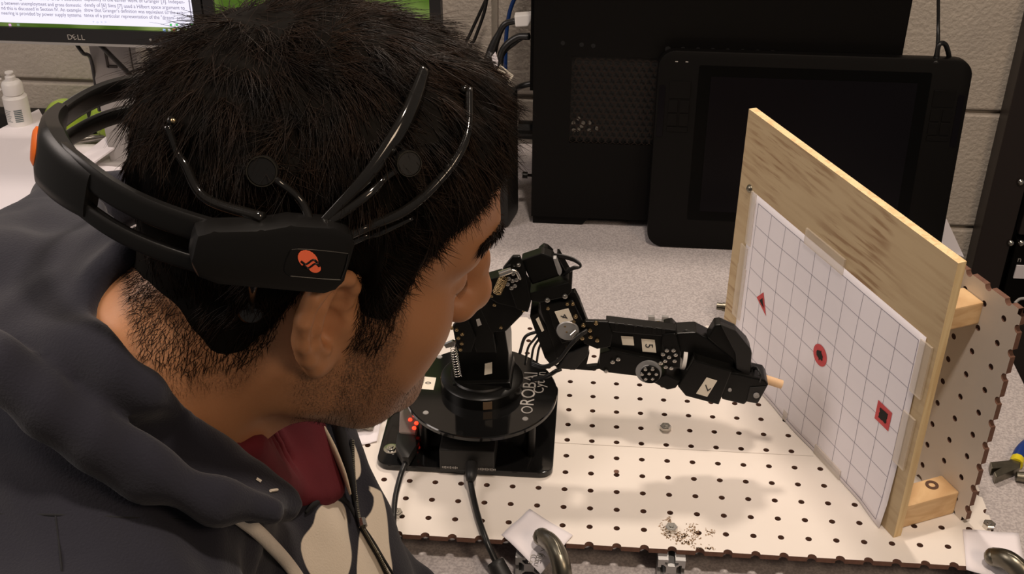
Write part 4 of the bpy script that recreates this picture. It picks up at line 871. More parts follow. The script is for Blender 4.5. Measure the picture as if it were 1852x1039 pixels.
def surface(fun, lo, hi, h, coarse=4):
    """surface nets on a grid; only points near the surface are evaluated finely"""
    lo = np.array(lo, float); hi = np.array(hi, float); n = (np.ceil((hi - lo) / (h * coarse)).astype(int) + 1) * coarse
    gc = [lo[i] + np.arange(n[i] // coarse + 1) * h * coarse for i in range(3)]
    G = np.stack(np.meshgrid(*gc, indexing='ij'), -1).reshape(-1, 3).astype(F32)
    Vc = fun(G).reshape([len(g) for g in gc])
    near = np.abs(Vc) < h * coarse * 1.9
    m = near.copy()
    V = np.repeat(np.repeat(np.repeat(Vc, coarse, 0), coarse, 1), coarse, 2)[:n[0] + 1, :n[1] + 1, :n[2] + 1]
    # nearest coarse sample: shift by half a coarse cell
    idx = [np.minimum((np.arange(n[i] + 1) + coarse // 2) // coarse, len(gc[i]) - 1) for i in range(3)]
    V = Vc[np.ix_(*idx)].copy(); m = near[np.ix_(*idx)]
    I = np.argwhere(m); P = (lo + I * h).astype(F32); out = np.empty(len(P), F32)
    for s in range(0, len(P), 200000): out[s:s + 200000] = fun(P[s:s + 200000])
    V[m] = out
    S = V < 0
    c = S[:-1, :-1, :-1].astype(np.int8)
    for dx, dy, dz in ((0, 0, 1), (0, 1, 0), (0, 1, 1), (1, 0, 0), (1, 0, 1), (1, 1, 0), (1, 1, 1)):
        c = c + S[dx:S.shape[0] - 1 + dx, dy:S.shape[1] - 1 + dy, dz:S.shape[2] - 1 + dz]
    act = (c > 0) & (c < 8); C = np.argwhere(act); ids = np.full(act.shape, -1, int); ids[act] = np.arange(len(C))
    acc = np.zeros((len(C), 3)); cnt = np.zeros(len(C))
    cor = [(x, y, z) for x in (0, 1) for y in (0, 1) for z in (0, 1)]
    for a in cor:
        for ax in range(3):
            if a[ax]: continue
            b = list(a); b[ax] = 1
            va = V[C[:, 0] + a[0], C[:, 1] + a[1], C[:, 2] + a[2]]; vb = V[C[:, 0] + b[0], C[:, 1] + b[1], C[:, 2] + b[2]]
            x = (va < 0) != (vb < 0); t = np.where(x, va / np.where(x, va - vb, 1), 0)
            p = np.array(a, float)[None] + np.zeros((len(C), 3)); p[:, ax] += t
            acc += p * x[:, None]; cnt += x
    verts = lo + (C + acc / cnt[:, None]) * h
    faces = []
    for ax in range(3):
        sl0 = [slice(None)] * 3; sl1 = [slice(None)] * 3; sl0[ax] = slice(0, -1); sl1[ax] = slice(1, None)
        A = S[tuple(sl0)]; B = S[tuple(sl1)]; E = np.argwhere(A != B); o1, o2 = (ax + 1) % 3, (ax + 2) % 3
        E = E[(E[:, o1] > 0) & (E[:, o2] > 0) & (E[:, o1] < act.shape[o1]) & (E[:, o2] < act.shape[o2])]
        q = []
        for d1, d2 in ((0, 0), (-1, 0), (-1, -1), (0, -1)):
            e = E.copy(); e[:, o1] += d1; e[:, o2] += d2; q.append(ids[e[:, 0], e[:, 1], e[:, 2]])
        q = np.stack(q, 1); fl = A[E[:, 0], E[:, 1], E[:, 2]]; q[~fl] = q[~fl][:, ::-1]
        faces.append(q[(q >= 0).all(1)])
    return verts, np.vstack(faces)
def relax(V, Fc, it=2, lam=.5):
    for _ in range(it):
        acc = np.zeros_like(V); cnt = np.zeros(len(V))
        for k in range(4):
            a, b = Fc[:, k], Fc[:, (k + 1) % 4]
            for d in range(3): acc[:, d] += np.bincount(a, V[b, d], len(V)) + np.bincount(b, V[a, d], len(V))
            cnt += np.bincount(a, minlength=len(V)) + np.bincount(b, minlength=len(V))
        V = V * (1 - lam) + lam * acc / np.maximum(cnt, 1)[:, None]
    return V
def np_mesh(name, V, Fc):
    me = bpy.data.meshes.new(name); k = Fc.shape[1]
    me.vertices.add(len(V)); me.vertices.foreach_set('co', V.astype(F32).ravel())
    me.loops.add(Fc.size); me.loops.foreach_set('vertex_index', Fc.astype(np.int32).ravel())
    me.polygons.add(len(Fc)); me.polygons.foreach_set('loop_start', np.arange(0, Fc.size, k, dtype=np.int32)); me.polygons.foreach_set('loop_total', np.full(len(Fc), k, np.int32))
    me.update(calc_edges=True); me.polygons.foreach_set('use_smooth', np.ones(len(Fc), bool)); return me
def set_attr(me, name, val):
    a = me.attributes.new(name, 'FLOAT', 'POINT'); a.data.foreach_set('value', val.astype(F32))
def unit(v): v = np.array(v, float); return v / np.linalg.norm(v)

def march(f, px, py, t0=.35, t1=1.3, n=260):
    """first point where the sight line meets a solid"""
    d = ray(px, py); t = np.linspace(t0, t1, n); P = CAM + t[:, None] * d; v = f(P.astype(F32)); k = np.where(v < 0)[0]
    if not len(k): return None
    i = k[0]
    if i == 0: return P[0]
    a, b = t[i - 1], t[i]; va, vb = v[i - 1], v[i]
    for _ in range(6):
        m = a + (b - a) * va / (va - vb + 1e-12); vm = float(f((CAM + m * d)[None].astype(F32))[0])
        if vm < 0: b, vb = m, vm
        else: a, va = m, vm
    return CAM + m * d
# --- head, local frame: x forward, y left, z up, origin between the ear canals
def skull(p):
    q = p.copy(); q[:, 1] = np.abs(q[:, 1])
    d = ell(q, (-.004, 0, .046), (.098, .074, .087))
    d = smin(d, ell(q, (.042, 0, .055), (.056, .060, .056)), .03)
    d = smin(d, ell(q, (.040, .004, -.020), (.052, .054, .062)), .03)
    return d
def neckf(p):
    q = p.copy(); q[:, 1] = np.abs(q[:, 1])
    d = cap(p, (-.030, 0, -.035), (-.082, 0, -.108), .056, .060)
    d = smin(d, cap(p, (-.082, 0, -.108), (-.13, 0, -.16), .062, .068), .03)
    d = smin(d, cap(q, (-.075, .022, -.045), (-.112, .05, -.085), .030, .032), .025)   # trapezius
    d = smin(d, cap(p, (.010, 0, -.085), (-.052, 0, -.150), .030, .036), .035)           # throat
    d = smin(d, cap(q, (-.018, .060, -.040), (-.062, .024, -.140), .014, .016), .020)    # sternomastoid
    return d
E0 = np.array([-.006, -.0735, .001]); ea = unit((-.86, -.50, -.10)); ev = unit((-.14, -.04, .99)); en = np.cross(ea, ev); 
if en[1] > 0: en = -en
ev = np.cross(en, ea) if np.cross(en, ea)[2] > 0 else np.cross(ea, en)
ER = np.stack([ea, ev, en], 1)
def earf(q):           # q already mirrored to the right side
    e = (q - E0.astype(F32)) @ ER.astype(F32)
    P3 = lambda s, t, n=0.: (s, t, n)
    hel = [P3(-.003, .004, .004), P3(-.009, .012, .007), P3(-.010, .022, .009), P3(-.003, .031, .010), P3(.009, .034, .010), P3(.020, .027, .010), P3(.025, .013, .010), P3(.022, -.004, .009), P3(.015, -.018, .008), P3(.007, -.027, .007)]
    d = chain(e, hel, [.0030, .0034, .0036, .0038, .0040, .0042, .0042, .0040, .0040, .0045], .004)
    d = smin(d, ell(e, (.008, .004, .0035), (.0175, .030, .0042)), .006)
    d = smin(d, ell(e, (.001, -.028, .005), (.0098, .0105, .0050)), .008)
    ah = [P3(.004, .024, .006), P3(.011, .016, .008), P3(.0145, .004, .009), P3(.012, -.008, .009), P3(.004, -.0155, .009)]
    d = smin(d, chain(e, ah, [.0022, .0030, .0034, .0034, .0036], .003), .004)
    d = smin(d, ell(e, (-.0085, -.002, .0065), (.0045, .0065, .0050)), .005)
    d = smax(d, -ell(e, (.0020, -.001, .0080), (.0080, .0112, .0120)), .003)
    d = smax(d, -ell(e, (.000, .0125, .0105), (.0065, .0050, .0060)), .003)
    d = smin(d, cap(q, (-.008, -.060, .004), (-.014, -.073, -.002), .012, .006), .008)
    d = smax(d, -cap(e, (-.002, .000, .012), (-.004, .000, -.006), .0048, .0030), .002)
    d = smax(d, -chain(e, [(-.001, .021, .0135), (.010, .023, .0135), (.0185, .012, .0135), (.0175, -.004, .0130)], [.0022, .0026, .0028, .0024], .002), .002)
    return d
def headf(p):
    q = p.copy(); q[:, 1] = np.abs(q[:, 1])
    d = skull(p)
    d = smin(d, chain(q, [(.093, 0, .034), (.089, .022, .038), (.076, .044, .034)], [.012, .012, .010], .01), .016)      # brow
    d = smin(d, ell(q, (.054, .043, -.020), (.025, .021, .020)), .025)                       # cheek bone
    d = smin(d, cap(q, (.058, .052, -.013), (.010, .064, -.004), .011, .010), .02)
    d = smin(d, ell(q, (.040, .039, -.050), (.037, .026, .038)), .025)                       # cheek
    d = smin(d, chain(q, [(.000, .056, -.012), (.006, .050, -.064), (.050, .030, -.090), (.080, .008, -.098)], [.014, .015, .014, .016], .02), .024)
    d = smin(d, ell(q, (.077, 0, -.093), (.016, .020, .016)), .016)
    d = smin(d, ell(q, (.074, 0, -.062), (.023, .028, .026)), .02)
    d = smin(d, ell(q, (.035, 0, -.085), (.042, .034, .022)), .03)                            # under the chin
    d = smax(d, -ell(q, (.103, .033, .010), (.020, .017, .012)), .014)                       # eye socket
    d = smin(d, ell(q, (.0765, .033, .009), (.0135, .0150, .0130)), .004)                     # lids over the eyeball
    d = smin(d, chain(q, [(.097, 0, .022), (.107, 0, .002), (.1120, 0, -.017)], [.0090, .0100, .0120], .01), .014)          # nose
    d = smin(d, ell(q, (.1125, 0, -.0235), (.0145, .0150, .0130)), .010)
    d = smin(d, ell(q, (.102, .0145, -.0275), (.0120, .0095, .0100)), .007)
    d = smax(d, -ell(q, (.104, .0068, -.0370), (.0060, .0036, .0050)), .003)                  # nostril
    d = smin(d, chain(q, [(.0970, 0, -.0555), (.0935, .012, -.0565), (.084, .024, -.062)], [.0058, .0052, .0030], .005), .006)
    d = smin(d, chain(q, [(.0950, 0, -.0690), (.0915, .012, -.0685), (.083, .023, -.0635)], [.0066, .0058, .0030], .005), .006)
    d = smax(d, -chain(q, [(.1035, 0, -.0622), (.0965, .012, -.0622), (.087, .024, -.0635)], [.0016, .0014, .0008], .002), .003)
    d = smin(d, neckf(p), .028)
    m = (np.abs(q[:, 1] - .085) < .035) & (np.abs(q[:, 0] + .015) < .05) & (np.abs(q[:, 2]) < .055)
    if m.any():
        r = q[m].copy(); r[:, 1] = -r[:, 1]; d[m] = smin(d[m], earf(r), .004)
    # upper chest inside the clothes
    d = smin(d, ell(p, (-.165, 0, -.225), (.075, .095, .05), RCH), .04)
    return d
ax_ = unit((-.62, 0, -.78)); RCH = np.stack([unit(np.cross([0, 1, 0], ax_)), np.array([0, 1., 0]), ax_], 1)
hl = np.array([[-.2, .03], [-.125, .015], [-.108, -.008], [-.095, -.040], [-.070, -.050], [-.040, -.044], [-.028, -.020], [-.021, .010], [-.016, .026], [.000, .030], [.010, .024], [.013, -.016], [.032, -.024], [.038, .006], [.041, .034], [.053, .052], [.066, .062], [.078, .076], [.092, .084], [.2, .14]])
t_ = __import__('time').time()
V, Fc = surface(headf, (-.28, -.15, -.32), (.14, .15, .145), .0021, 4)
V = relax(V, Fc, 1, .4)
# beard mask in the head frame (growth pattern: jaw, chin, sideburn, upper lip)
def sstep(a, b, x): t = np.clip((x - a) / (b - a), 0, 1); return t * t * (3 - 2 * t)
x, y, z = V[:, 0], np.abs(V[:, 1]), V[:, 2]
cheekline = -.030 - .035 * sstep(.035, .075, x)
st = sstep(.012, -.018, z - cheekline) * sstep(-.018, .006, x + .3 * (z + .07)) * sstep(-.150, -.115, z + .45 * (x - .02)) * .58
side = sstep(.010, .018, x) * sstep(.050, .036, x) * sstep(.02, .0, z) * sstep(.035, .045, y) * .75
moust = sstep(.085, .092, x) * sstep(-.040, -.044, z) * sstep(-.056, -.052, z) * sstep(.030, .022, y) * .7
nape = sstep(-.02, -.04, x) * sstep(-.030, -.006, z - np.interp(x, hl[:, 0], hl[:, 1])) * .45
stub = np.maximum(np.maximum(st, side), np.maximum(moust, nape))
stub[(y > .078) & (np.abs(z) < .04)] = 0
VB = V; me = np_mesh('person', h2w(V) - HT, Fc); set_attr(me, 'stubble', stub)
person = link('person', me, M['skin'], label='young man in profile wearing a navy hooded sweatshirt, leaning towards the robot arm', cat='person'); person.location = HT
print('head', len(V), __import__('time').time() - t_)

# --- hair cap: the skull pushed out where hair grows
hl = np.array([[-.2, .03], [-.125, .015], [-.108, -.008], [-.095, -.040], [-.070, -.050], [-.040, -.044], [-.028, -.020], [-.021, .010], [-.016, .026], [.000, .030], [.010, .024], [.013, -.016], [.032, -.024], [.038, .006], [.041, .034], [.053, .052], [.066, .062], [.078, .076], [.092, .084], [.2, .14]])
def hairdepth(p):
    x, y, z = p[:, 0], np.abs(p[:, 1]), p[:, 2]
    zl = np.interp(x, hl[:, 0], hl[:, 1])
    a = z - zl
    t = sstep(0, .055, a) * .0075 + sstep(0, .010, a) * .0030
    top = sstep(.045, .115, z); t = t + top * .009
    n = np.sin(p[:, 0] * 95 + 3 * np.sin(p[:, 2] * 60 + p[:, 1] * 40)) * np.sin(p[:, 1] * 110 + 2 * np.sin(p[:, 0] * 70)) * .0022 + np.sin(p[:, 0] * 210 + p[:, 2] * 170 + 2 * np.sin(p[:, 1] * 150)) * .0012
    t = t + n * sstep(.01, .05, a)
    a2 = a - .003; return np.where(a2 > 0, t, -.006 + a2 * .2)
def hairf(p): 
    d = skull(p); d = smin(d, cap(p, (-.030, 0, -.035), (-.065, 0, -.075), .0565, .058), .03)
    q = p.copy(); q[:, 1] = np.abs(q[:, 1]); q2 = q.copy(); 
    d = smin(d, cap(q, (.010, .060, -.006), (.030, .0545, -.020), .006, .006), .02)
    return d - hairdepth(p) * .86
Vh, Fh = surface(hairf, (-.16, -.12, -.12), (.13, .12, .19), .0026, 4)
# keep only the part that stands proud of the skin
fd = headf(Vh.astype(F32)); keep = fd > -.0045; kf = keep[Fh].all(1); Fh = Fh[kf]; used = np.unique(Fh); mp_ = np.full(len(Vh), -1); mp_[used] = np.arange(len(used)); Vh = Vh[used]; Fh = mp_[Fh]
hair = link('hair', np_mesh('hair', h2w(Vh) - HT, Fh), M['hairbase'], person, kind='stuff')
# --- strands
def grad(f, p, e=.0006):
    g = np.stack([f(p + np.array(d, F32)) - f(p - np.array(d, F32)) for d in ((e, 0, 0), (0, e, 0), (0, 0, e))], 1); return g / (np.linalg.norm(g, axis=1)[:, None] + 1e-9)
def strands(P0, N0, D0, Ls, rad, seg, lift, droop=.0, curl=.0, swirl=None):
    n = len(P0); P = [P0]; d = D0 * (1 - lift[:, None]) + N0 * lift[:, None]; d /= np.linalg.norm(d, axis=1)[:, None]; p = P0.copy()
    for s in range(seg):
        p = p + d * (Ls / seg)[:, None]; P.append(p.copy())
        d = d - N0 * (lift * 1.35 / seg)[:, None] + rng.normal(0, curl, (n, 3)); d[:, 2] -= droop
        d /= np.linalg.norm(d, axis=1)[:, None]
    P = np.stack(P, 1)                    # n, seg+1, 3
    T = np.gradient(P, axis=1); T /= np.linalg.norm(T, axis=2)[..., None] + 1e-9
    A = np.cross(T, N0[:, None, :]); A /= np.linalg.norm(A, axis=2)[..., None] + 1e-9; B = np.cross(T, A)
    taper = (1 - np.linspace(0, 1, seg + 1) ** 2 * .85)[None, :, None] * np.asarray(rad).reshape(-1, 1, 1)
    R = [P + taper * (A * math.cos(a) + B * math.sin(a)) for a in (0, 2.094, 4.189)]
    V = np.stack(R, 2).reshape(-1, 3)      # n*(seg+1)*3
    base = (np.arange(n) * (seg + 1) * 3)[:, None, None] + (np.arange(seg) * 3)[None, :, None]
    k = np.arange(3)[None, None, :]; k1 = (k + 1) % 3
    Fq = np.stack([base + k, base + k1, base + 3 + k1, base + 3 + k], -1).reshape(-1, 4)
    return V, Fq
pick = rng.integers(0, len(Fh), 30000); P0 = (Vh[Fh[pick]] * rng.dirichlet(np.ones(4), len(pick))[..., None]).sum(1)
P0 = P0[hairdepth(P0.astype(F32)) > -.003]
N0 = grad(hairf, P0.astype(F32), .003).astype(float)
crown = np.array([-.065, .012, .135]); away = P0 - crown; away /= np.linalg.norm(away, axis=1)[:, None] + 1e-9
flow = away + np.array([.0, .0, -.25]) + np.stack([.55 * sstep(-.03, .06, P0[:, 0]), -.35 * np.sin(P0[:, 0] * 30), 0 * P0[:, 0]], 1) + .48 * np.stack([np.sin(P0[:, 1] * 110 + 2 * np.sin(P0[:, 2] * 90)), np.sin(P0[:, 0] * 120 + 2 * np.sin(P0[:, 1] * 80)), np.sin(P0[:, 0] * 100)], 1) + rng.normal(0, .22, P0.shape) * (1 + 2.5 * np.exp(-((P0 - crown) ** 2).sum(1) / .0016))[:, None]
flow -= N0 * (flow * N0).sum(1)[:, None]; flow /= np.linalg.norm(flow, axis=1)[:, None] + 1e-9
hd = hairdepth(P0.astype(F32)); Ls = np.clip(.006 + hd * 1.35, .005, .033) * (1 - .45 * sstep(.055, .085, P0[:, 0])) * (1 - .45 * sstep(-.05, -.09, P0[:, 0]) * sstep(.09, .05, P0[:, 2])) * rng.uniform(.7, 1.2, len(P0)); lift = np.clip(.07 + rng.normal(0, .08, len(P0)), 0, .45)
V1, F1 = strands(P0 - N0 * .0012, N0, flow, Ls, np.full(len(P0), .00022) * rng.uniform(.7, 1.4, len(P0)), 6, lift, .03, .07)
o = link('hair_strands', np_mesh('hair_strands', h2w(V1) - HT, F1), M['hair'], hair, kind='stuff')
# short hair: nape, sideburns, beard line, brows, lashes
bw = stub * (rng.random(len(stub)) < .45); sel = np.where(bw > .30)[0]
sel = rng.choice(sel, min(9000, len(sel)), replace=False); P0 = VB[sel]; N0 = grad(headf, P0.astype(F32)).astype(float)
fl = np.array([.15, 0, -1.]) + rng.normal(0, .25, P0.shape); fl -= N0 * (fl * N0).sum(1)[:, None]; fl /= np.linalg.norm(fl, axis=1)[:, None]
isn = (P0[:, 0] < -.03); L_ = np.where(isn, .0038, .0018) * rng.uniform(.6, 1.4, len(P0)) + np.where(side[sel] > .5, .004, 0)
V2, F2 = strands(P0, N0, fl, L_, np.full(len(P0), .00008), 2, np.full(len(P0), .35))
link('beard_stubble', np_mesh('beard_stubble', h2w(V2) - HT, F2), M['hair'], person, kind='stuff')
for sgn, nm in ((-1, 'eyebrow'), (1, 'eyebrow')):
    n = 420; u = rng.random(n); P0 = np.stack([.1010 - .022 * u ** 1.7, sgn * (.014 + .038 * u), .037 + .006 * np.sin(u * 2.4) + rng.normal(0, .0022 * (1.1 - .6 * u), n)], 1)
    for _ in range(4): g = grad(headf, P0.astype(F32)); P0 = P0 - g * headf(P0.astype(F32))[:, None]
    N0 = grad(headf, P0.astype(F32)).astype(float); fl = np.stack([-.45 + 0 * u, sgn * (1 + 0 * u), .25 - .5 * u], 1) + rng.normal(0, .2, P0.shape); fl -= N0 * (fl * N0).sum(1)[:, None]; fl /= np.linalg.norm(fl, axis=1)[:, None]
    Vb, Fb = strands(P0, N0, fl, .0095 * rng.uniform(.6, 1.1, n), np.full(n, .00026), 3, np.full(n, .28)); link(nm, np_mesh(nm, h2w(Vb) - HT, Fb), M['hair'], person, kind='stuff')
    n = 46; u = np.linspace(0, 1, n); P0 = np.stack([.0895 - .012 * u ** 2, sgn * (.022 + .024 * u), .0065 + 0 * u], 1)
    N0 = np.stack([1 + 0 * u, sgn * .5 * u, -.05 + 0 * u], 1); N0 /= np.linalg.norm(N0, axis=1)[:, None]; fl = np.stack([.5 + 0 * u, sgn * (.3 * u), -.7 + 0 * u], 1); fl /= np.linalg.norm(fl, axis=1)[:, None]
    Vb, Fb = strands(P0, N0, fl, np.full(n, .008), np.full(n, .00016), 3, np.full(n, .5)); link('eyelashes', np_mesh('eyelashes', h2w(Vb) - HT, Fb), M['hair'], person, kind='stuff')
print('hair', __import__('time').time() - t_)

# fringe of short hair along the lower hairline
a_ = VB[:, 2] - np.interp(VB[:, 0], hl[:, 0], hl[:, 1]); sel = np.where((a_ > -.003) & (a_ < .028) & (VB[:, 0] < .050) & ~((np.abs(VB[:, 1]) > .079) & (VB[:, 0] > -.05)))[0]
sel = rng.choice(sel, min(8000, len(sel)), replace=False); P0 = VB[sel]; N0 = grad(headf, P0.astype(F32), .002).astype(float)
fl = np.array([-.15, 0, -1.]) + rng.normal(0, .42, P0.shape); fl -= N0 * (fl * N0).sum(1)[:, None]; fl /= np.linalg.norm(fl, axis=1)[:, None]
V3, F3 = strands(P0, N0, fl, np.where(P0[:, 0] < -.02, .0062, .0080) * rng.uniform(.4, 1.25, len(P0)), np.full(len(P0), .00018), 4, np.full(len(P0), .22), .02, .05)
link('hairline_fringe', np_mesh('hairline_fringe', h2w(V3) - HT, F3), M['hair'], hair, kind='stuff')
# --- clothes
PRINT = [
  [(600, 902), (575, 922), (566, 950), (545, 980), (548, 1010), (566, 1045), (600, 1075), (625, 1050), (636, 1010), (630, 965), (622, 915)],
  [(636, 792), (650, 830), (652, 858), (640, 868), (636, 830)],
  [(672, 850), (690, 890), (700, 935), (704, 985), (706, 1060), (650, 1060), (648, 990), (655, 950), (672, 925), (676, 900), (664, 880)],
]
def head_pts(l): return [tuple(h2w(np.array(p, float))) for p in l]
def W(px, py, d): return tuple(dep(px, py, d))
TB = dict(
  back=[(-.285, -.50, .285), (-.36, -.53, .16), (-.40, -.55, -.05), (-.42, -.56, -.30)],
)
def trunk(p):
    d = chain(p, TB['back'], [.105, .125, .145, .150], .06)
    d = smin(d, chain(p, [(-.300, -.505, .255), (-.245, -.640, .245)], [.070, .078], .05), .06)      # right shoulder
    d = smin(d, chain(p, [(-.245, -.645, .245), (-.20, -.71, .07), (-.16, -.66, -.12)], [.076, .062, .050], .03), .04)
    d = smin(d, chain(p, [(-.32, -.47, .25), (-.345, -.345, .245)], [.065, .062], .05), .06)        # left shoulder
    d = smin(d, chain(p, [(-.340, -.345, .245), (-.26, -.36, .09), (-.130, -.378, .030)], [.062, .058, .043], .03), .04)
    d = smin(d, chain(p, [(-.255, -.455, .195), (-.225, -.435, .09), (-.24, -.46, -.06)], [.075, .095, .11], .05), .05)   # chest
    return d
def hoodf(p):
    d = trunk(p)
    for pts, rs in HOOD[1:]: d = smin(d, chain(p, pts, rs, .02), .013)
    d = smax(d, -chain(p, OPEN[0], OPEN[1], .03), .012)
    d = smax(d, -chain(p, OPEN2[0], OPEN2[1], .02), .010)
    d = smin(d, ladder(p, LAY), .012)
    d = smin(d, chain(p, HOOD[0][0], HOOD[0][1], .02), .004)
    f = .0009 * np.sin(p[:, 0] * 190 + p[:, 1] * 120 + 3 * np.sin(p[:, 2] * 55)) + .0016 * np.sin(p[:, 0] * 60 + p[:, 2] * 90 + 2 * np.sin(p[:, 1] * 40)) + .0010 * np.sin(p[:, 1] * 130 - p[:, 2] * 70)
    return d + f * .8
HOOD = [
  ([W(-70, 600, .63), W(0, 668, .622), W(80, 738, .622), W(170, 800, .627), W(270, 856, .637), W(390, 908, .652), W(495, 925, .672)], [.0120, .0125, .0125, .0125, .0120, .0110, .0080]),
  ([W(60, 640, .675), W(150, 690, .675), W(250, 750, .68), W(350, 820, .69), W(440, 878, .70), W(520, 915, .71)], [.020, .018, .016, .0145, .012, .008]),
  ([W(583, 790, .95), W(582, 870, .94), W(610, 960, .93), W(640, 1060, .92)], [.026, .034, .041, .045]),
  ([W(-30, 520, .74), W(60, 550, .73), W(140, 610, .71)], [.040, .038, .030]),
  ([W(120, 410, .86), W(60, 470, .80), W(-20, 560, .72)], [.028, .034, .040]),
  ([W(225, 360, .90), W(140, 375, .90), W(60, 430, .85)], [.022, .026, .026]),
]
# sheet of cloth between the skin line of the neck and the rolled front edge of the hood
def fine(L_, k): return catmull(np.array(L_), k)
skin_hit = lambda px, py, back, dflt: (lambda q: np.array(W(px, py, dflt)) if q is None else q - ray(px, py) / np.linalg.norm(ray(px, py)) * back)(march(lambda p: headf(w2h(p).astype(F32)), px, py))
LA = [skin_hit(a, b, .010, .80) for a, b in ((222, 462), (185, 497), (158, 532), (146, 565), (163, 602), (195, 648), (240, 692), (292, 722), (369, 792), (417, 826), (455, 868), (485, 890))]
LB = [W(*q) for q in ((150, 345, .86), (90, 385, .80), (40, 440, .745), (0, 520, .70), (-20, 600, .655), (20, 660, .645), (70, 705, .642), (130, 750, .642), (240, 822, .652), (330, 868, .662), (420, 898, .672), (500, 918, .688))]
LAY = (fine(LA, 4), fine(LB, 4), .0065)
def ladder(p, L_, r=None):
    A, B, rr = L_; d = None
    for a, b in zip(A, B):
        c = cap(p, a, b, rr); d = c if d is None else smin(d, c, .008)
    return d
SA = [skin_hit(a, b, .004, .84) for a, b in ((405, 812), (440, 818), (468, 800))] + [np.array(W(498, 778, .845)), np.array(W(530, 752, .872)), np.array(W(566, 732, .90))]
SB = [W(*q) for q in ((440, 884, .79), (480, 894, .80), (520, 900, .825), (560, 902, .845), (592, 898, .865), (612, 884, .885))]
SHL = (fine(SA, 4), fine(SB, 4), .0050)
nb = h2w(np.array([[.01, 0, -.02], [-.060, 0, -.080], [-.105, 0, -.135], [-.10, 0, -.20]]))
OPEN = ([tuple(a) for a in nb] , [.085, .072, .058, .040])
OPEN2 = ([tuple(h2w(np.array([.0, 0, -.125]))), W(545, 840, .81), W(610, 915, .83)], [.062, .036, .012])
lo, hi = (-.62, -.84, -.46), (-.06, -.20, .56)
Vc, Fcl = surface(hoodf, lo, hi, .0036, 4)
def nrm_at(f, P): return grad(f, np.asarray(P, F32).reshape(-1, 3), .003).astype(float)
def poly_sd(P, poly):
    poly = np.array(poly); c = np.zeros(len(P), bool); dm = np.full(len(P), 9.); n = len(poly)
    for i in range(n):
        a, b = poly[i], poly[(i + 1) % n]; k = ((a[1] > P[:, 1]) != (b[1] > P[:, 1])); xx = (b[0] - a[0]) * (P[:, 1] - a[1]) / (b[1] - a[1] + 1e-12) + a[0]; c ^= k & (P[:, 0] < xx)
        ab = b - a; h = np.clip(((P - a) @ ab) / (ab @ ab + 1e-12), 0, 1); dm = np.minimum(dm, np.linalg.norm(P - a - h[:, None] * ab, axis=1))
    return np.where(c, dm, -dm)
Vc = relax(Vc, Fcl, 2, .5)
# the cream figures printed on the chest, drawn on the chest plane
PN = unit((.42, -.62, .66)); PR = unit(np.cross([0, 0, 1.], PN)); PU = np.cross(PN, PR)
cream = np.full(len(Vc), -1.)
for pl_ in PRINT:
    p3 = [march(hoodf, *q) for q in pl_]; p3 = np.array([q for q in p3 if q is not None])
    if len(p3) < 4: print('print miss'); continue
    cream = np.maximum(cream, np.where(np.abs((Vc - p3.mean(0)) @ PN) < .10, poly_sd(np.stack([Vc @ PR, Vc @ PU], 1), catmull(np.stack([np.append(p3 @ PR, p3[0] @ PR), np.append(p3 @ PU, p3[0] @ PU)], 1), 4)), -1))
hme = np_mesh('hooded_sweatshirt', Vc - HT, Fcl); set_attr(hme, 'cream', np.clip(cream * 60 + .5, 0, 1))
hoodie = link('hooded_sweatshirt', hme, M['hoodie'], person)
print('hoodie', len(Vc), __import__('time').time() - t_)
def shirtf(p):
    l = w2h(p).astype(F32); d = neckf(l) - .0045
    pl = (l - np.array([-.085, 0, -.107], F32)) @ np.array([-.70, 0, -.714], F32)
    d2 = smin(trunk(p) + .010, d, .04)
    pl = smin(pl, pl * 0 + 9, .1)
    d2 = smin(d2, chain(p, [tuple(h2w(np.array([-.05, 0, -.150]))), W(510, 850, .86), W(560, 910, .885)], [.034, .034, .03], .02), .03)
    d2 = smax(d2, cap(p, tuple(h2w(np.array([-.07, 0, -.11]))), W(540, 880, .86), .095, .075), .01)
    return smin(smax(d2, -pl, .003), ladder(p, SHL, .006), .010)
Vs, Fs = surface(shirtf, (-.45, -.66, .10), (-.10, -.30, .44), .004, 4); Vs = relax(Vs, Fs, 1)
link('t_shirt', np_mesh('t_shirt', Vs - HT, Fs), M['shirt'], person)
def on(f, pts, off=.0): 
    out = []
    for px, py in pts:
        q = march(f, px, py)
        if q is None: continue
        out.append(q + nrm_at(f, q)[0] * off)
    return out
# drawstring, its eyelet knot
P = on(hoodf, [(424, 936), (452, 957), (480, 985), (510, 1015), (532, 1045), (560, 1085)], .004)
P[0] = np.array(W(418, 926, .675)); mb = MB(); mb.tube(P, .0046, 12, sub=8, flat=.8); mb.build('drawstring', M['cord'], hoodie, smooth=True, auto=False, label='thick cream cotton drawstring')
# zipper: near side tape and teeth from the fold to the slider, far side edge up to the neck
zfar = [(632, 755), (634, 800), (636, 850), (640, 900), (647, 945)]
zdn = [(647, 945), (662, 975), (680, 1005), (700, 1045)]
for nm, pts, r_ in (('zipper_tape', zfar + zdn[1:], .0045),):
    P = on(hoodf, pts, .0012)
    if len(P) > 2: mb = MB(); mb.tube(P, r_, 8, sub=6, flat=.4); zt_o = mb.build(nm, M['zip'], hoodie, smooth=True, auto=False)
    Q = catmull(np.array(P), 14); mb = MB()
    for q in Q[::1]: mb.box(q + np.array([.002, -.003, .003]), (.0016, .0010, .0010))
    mb.build('zipper_teeth', M['darksteel'], zt_o, kind='stuff')
P = on(hoodf, [(647, 945), (650, 958)], .004)
if len(P) == 2: mb = MB(); mb.tube([P[0], (P[0] + P[1]) / 2, P[1]], .0032, 8, sub=2); mb.build('zipper_slider', M['steel'], hoodie, smooth=True)
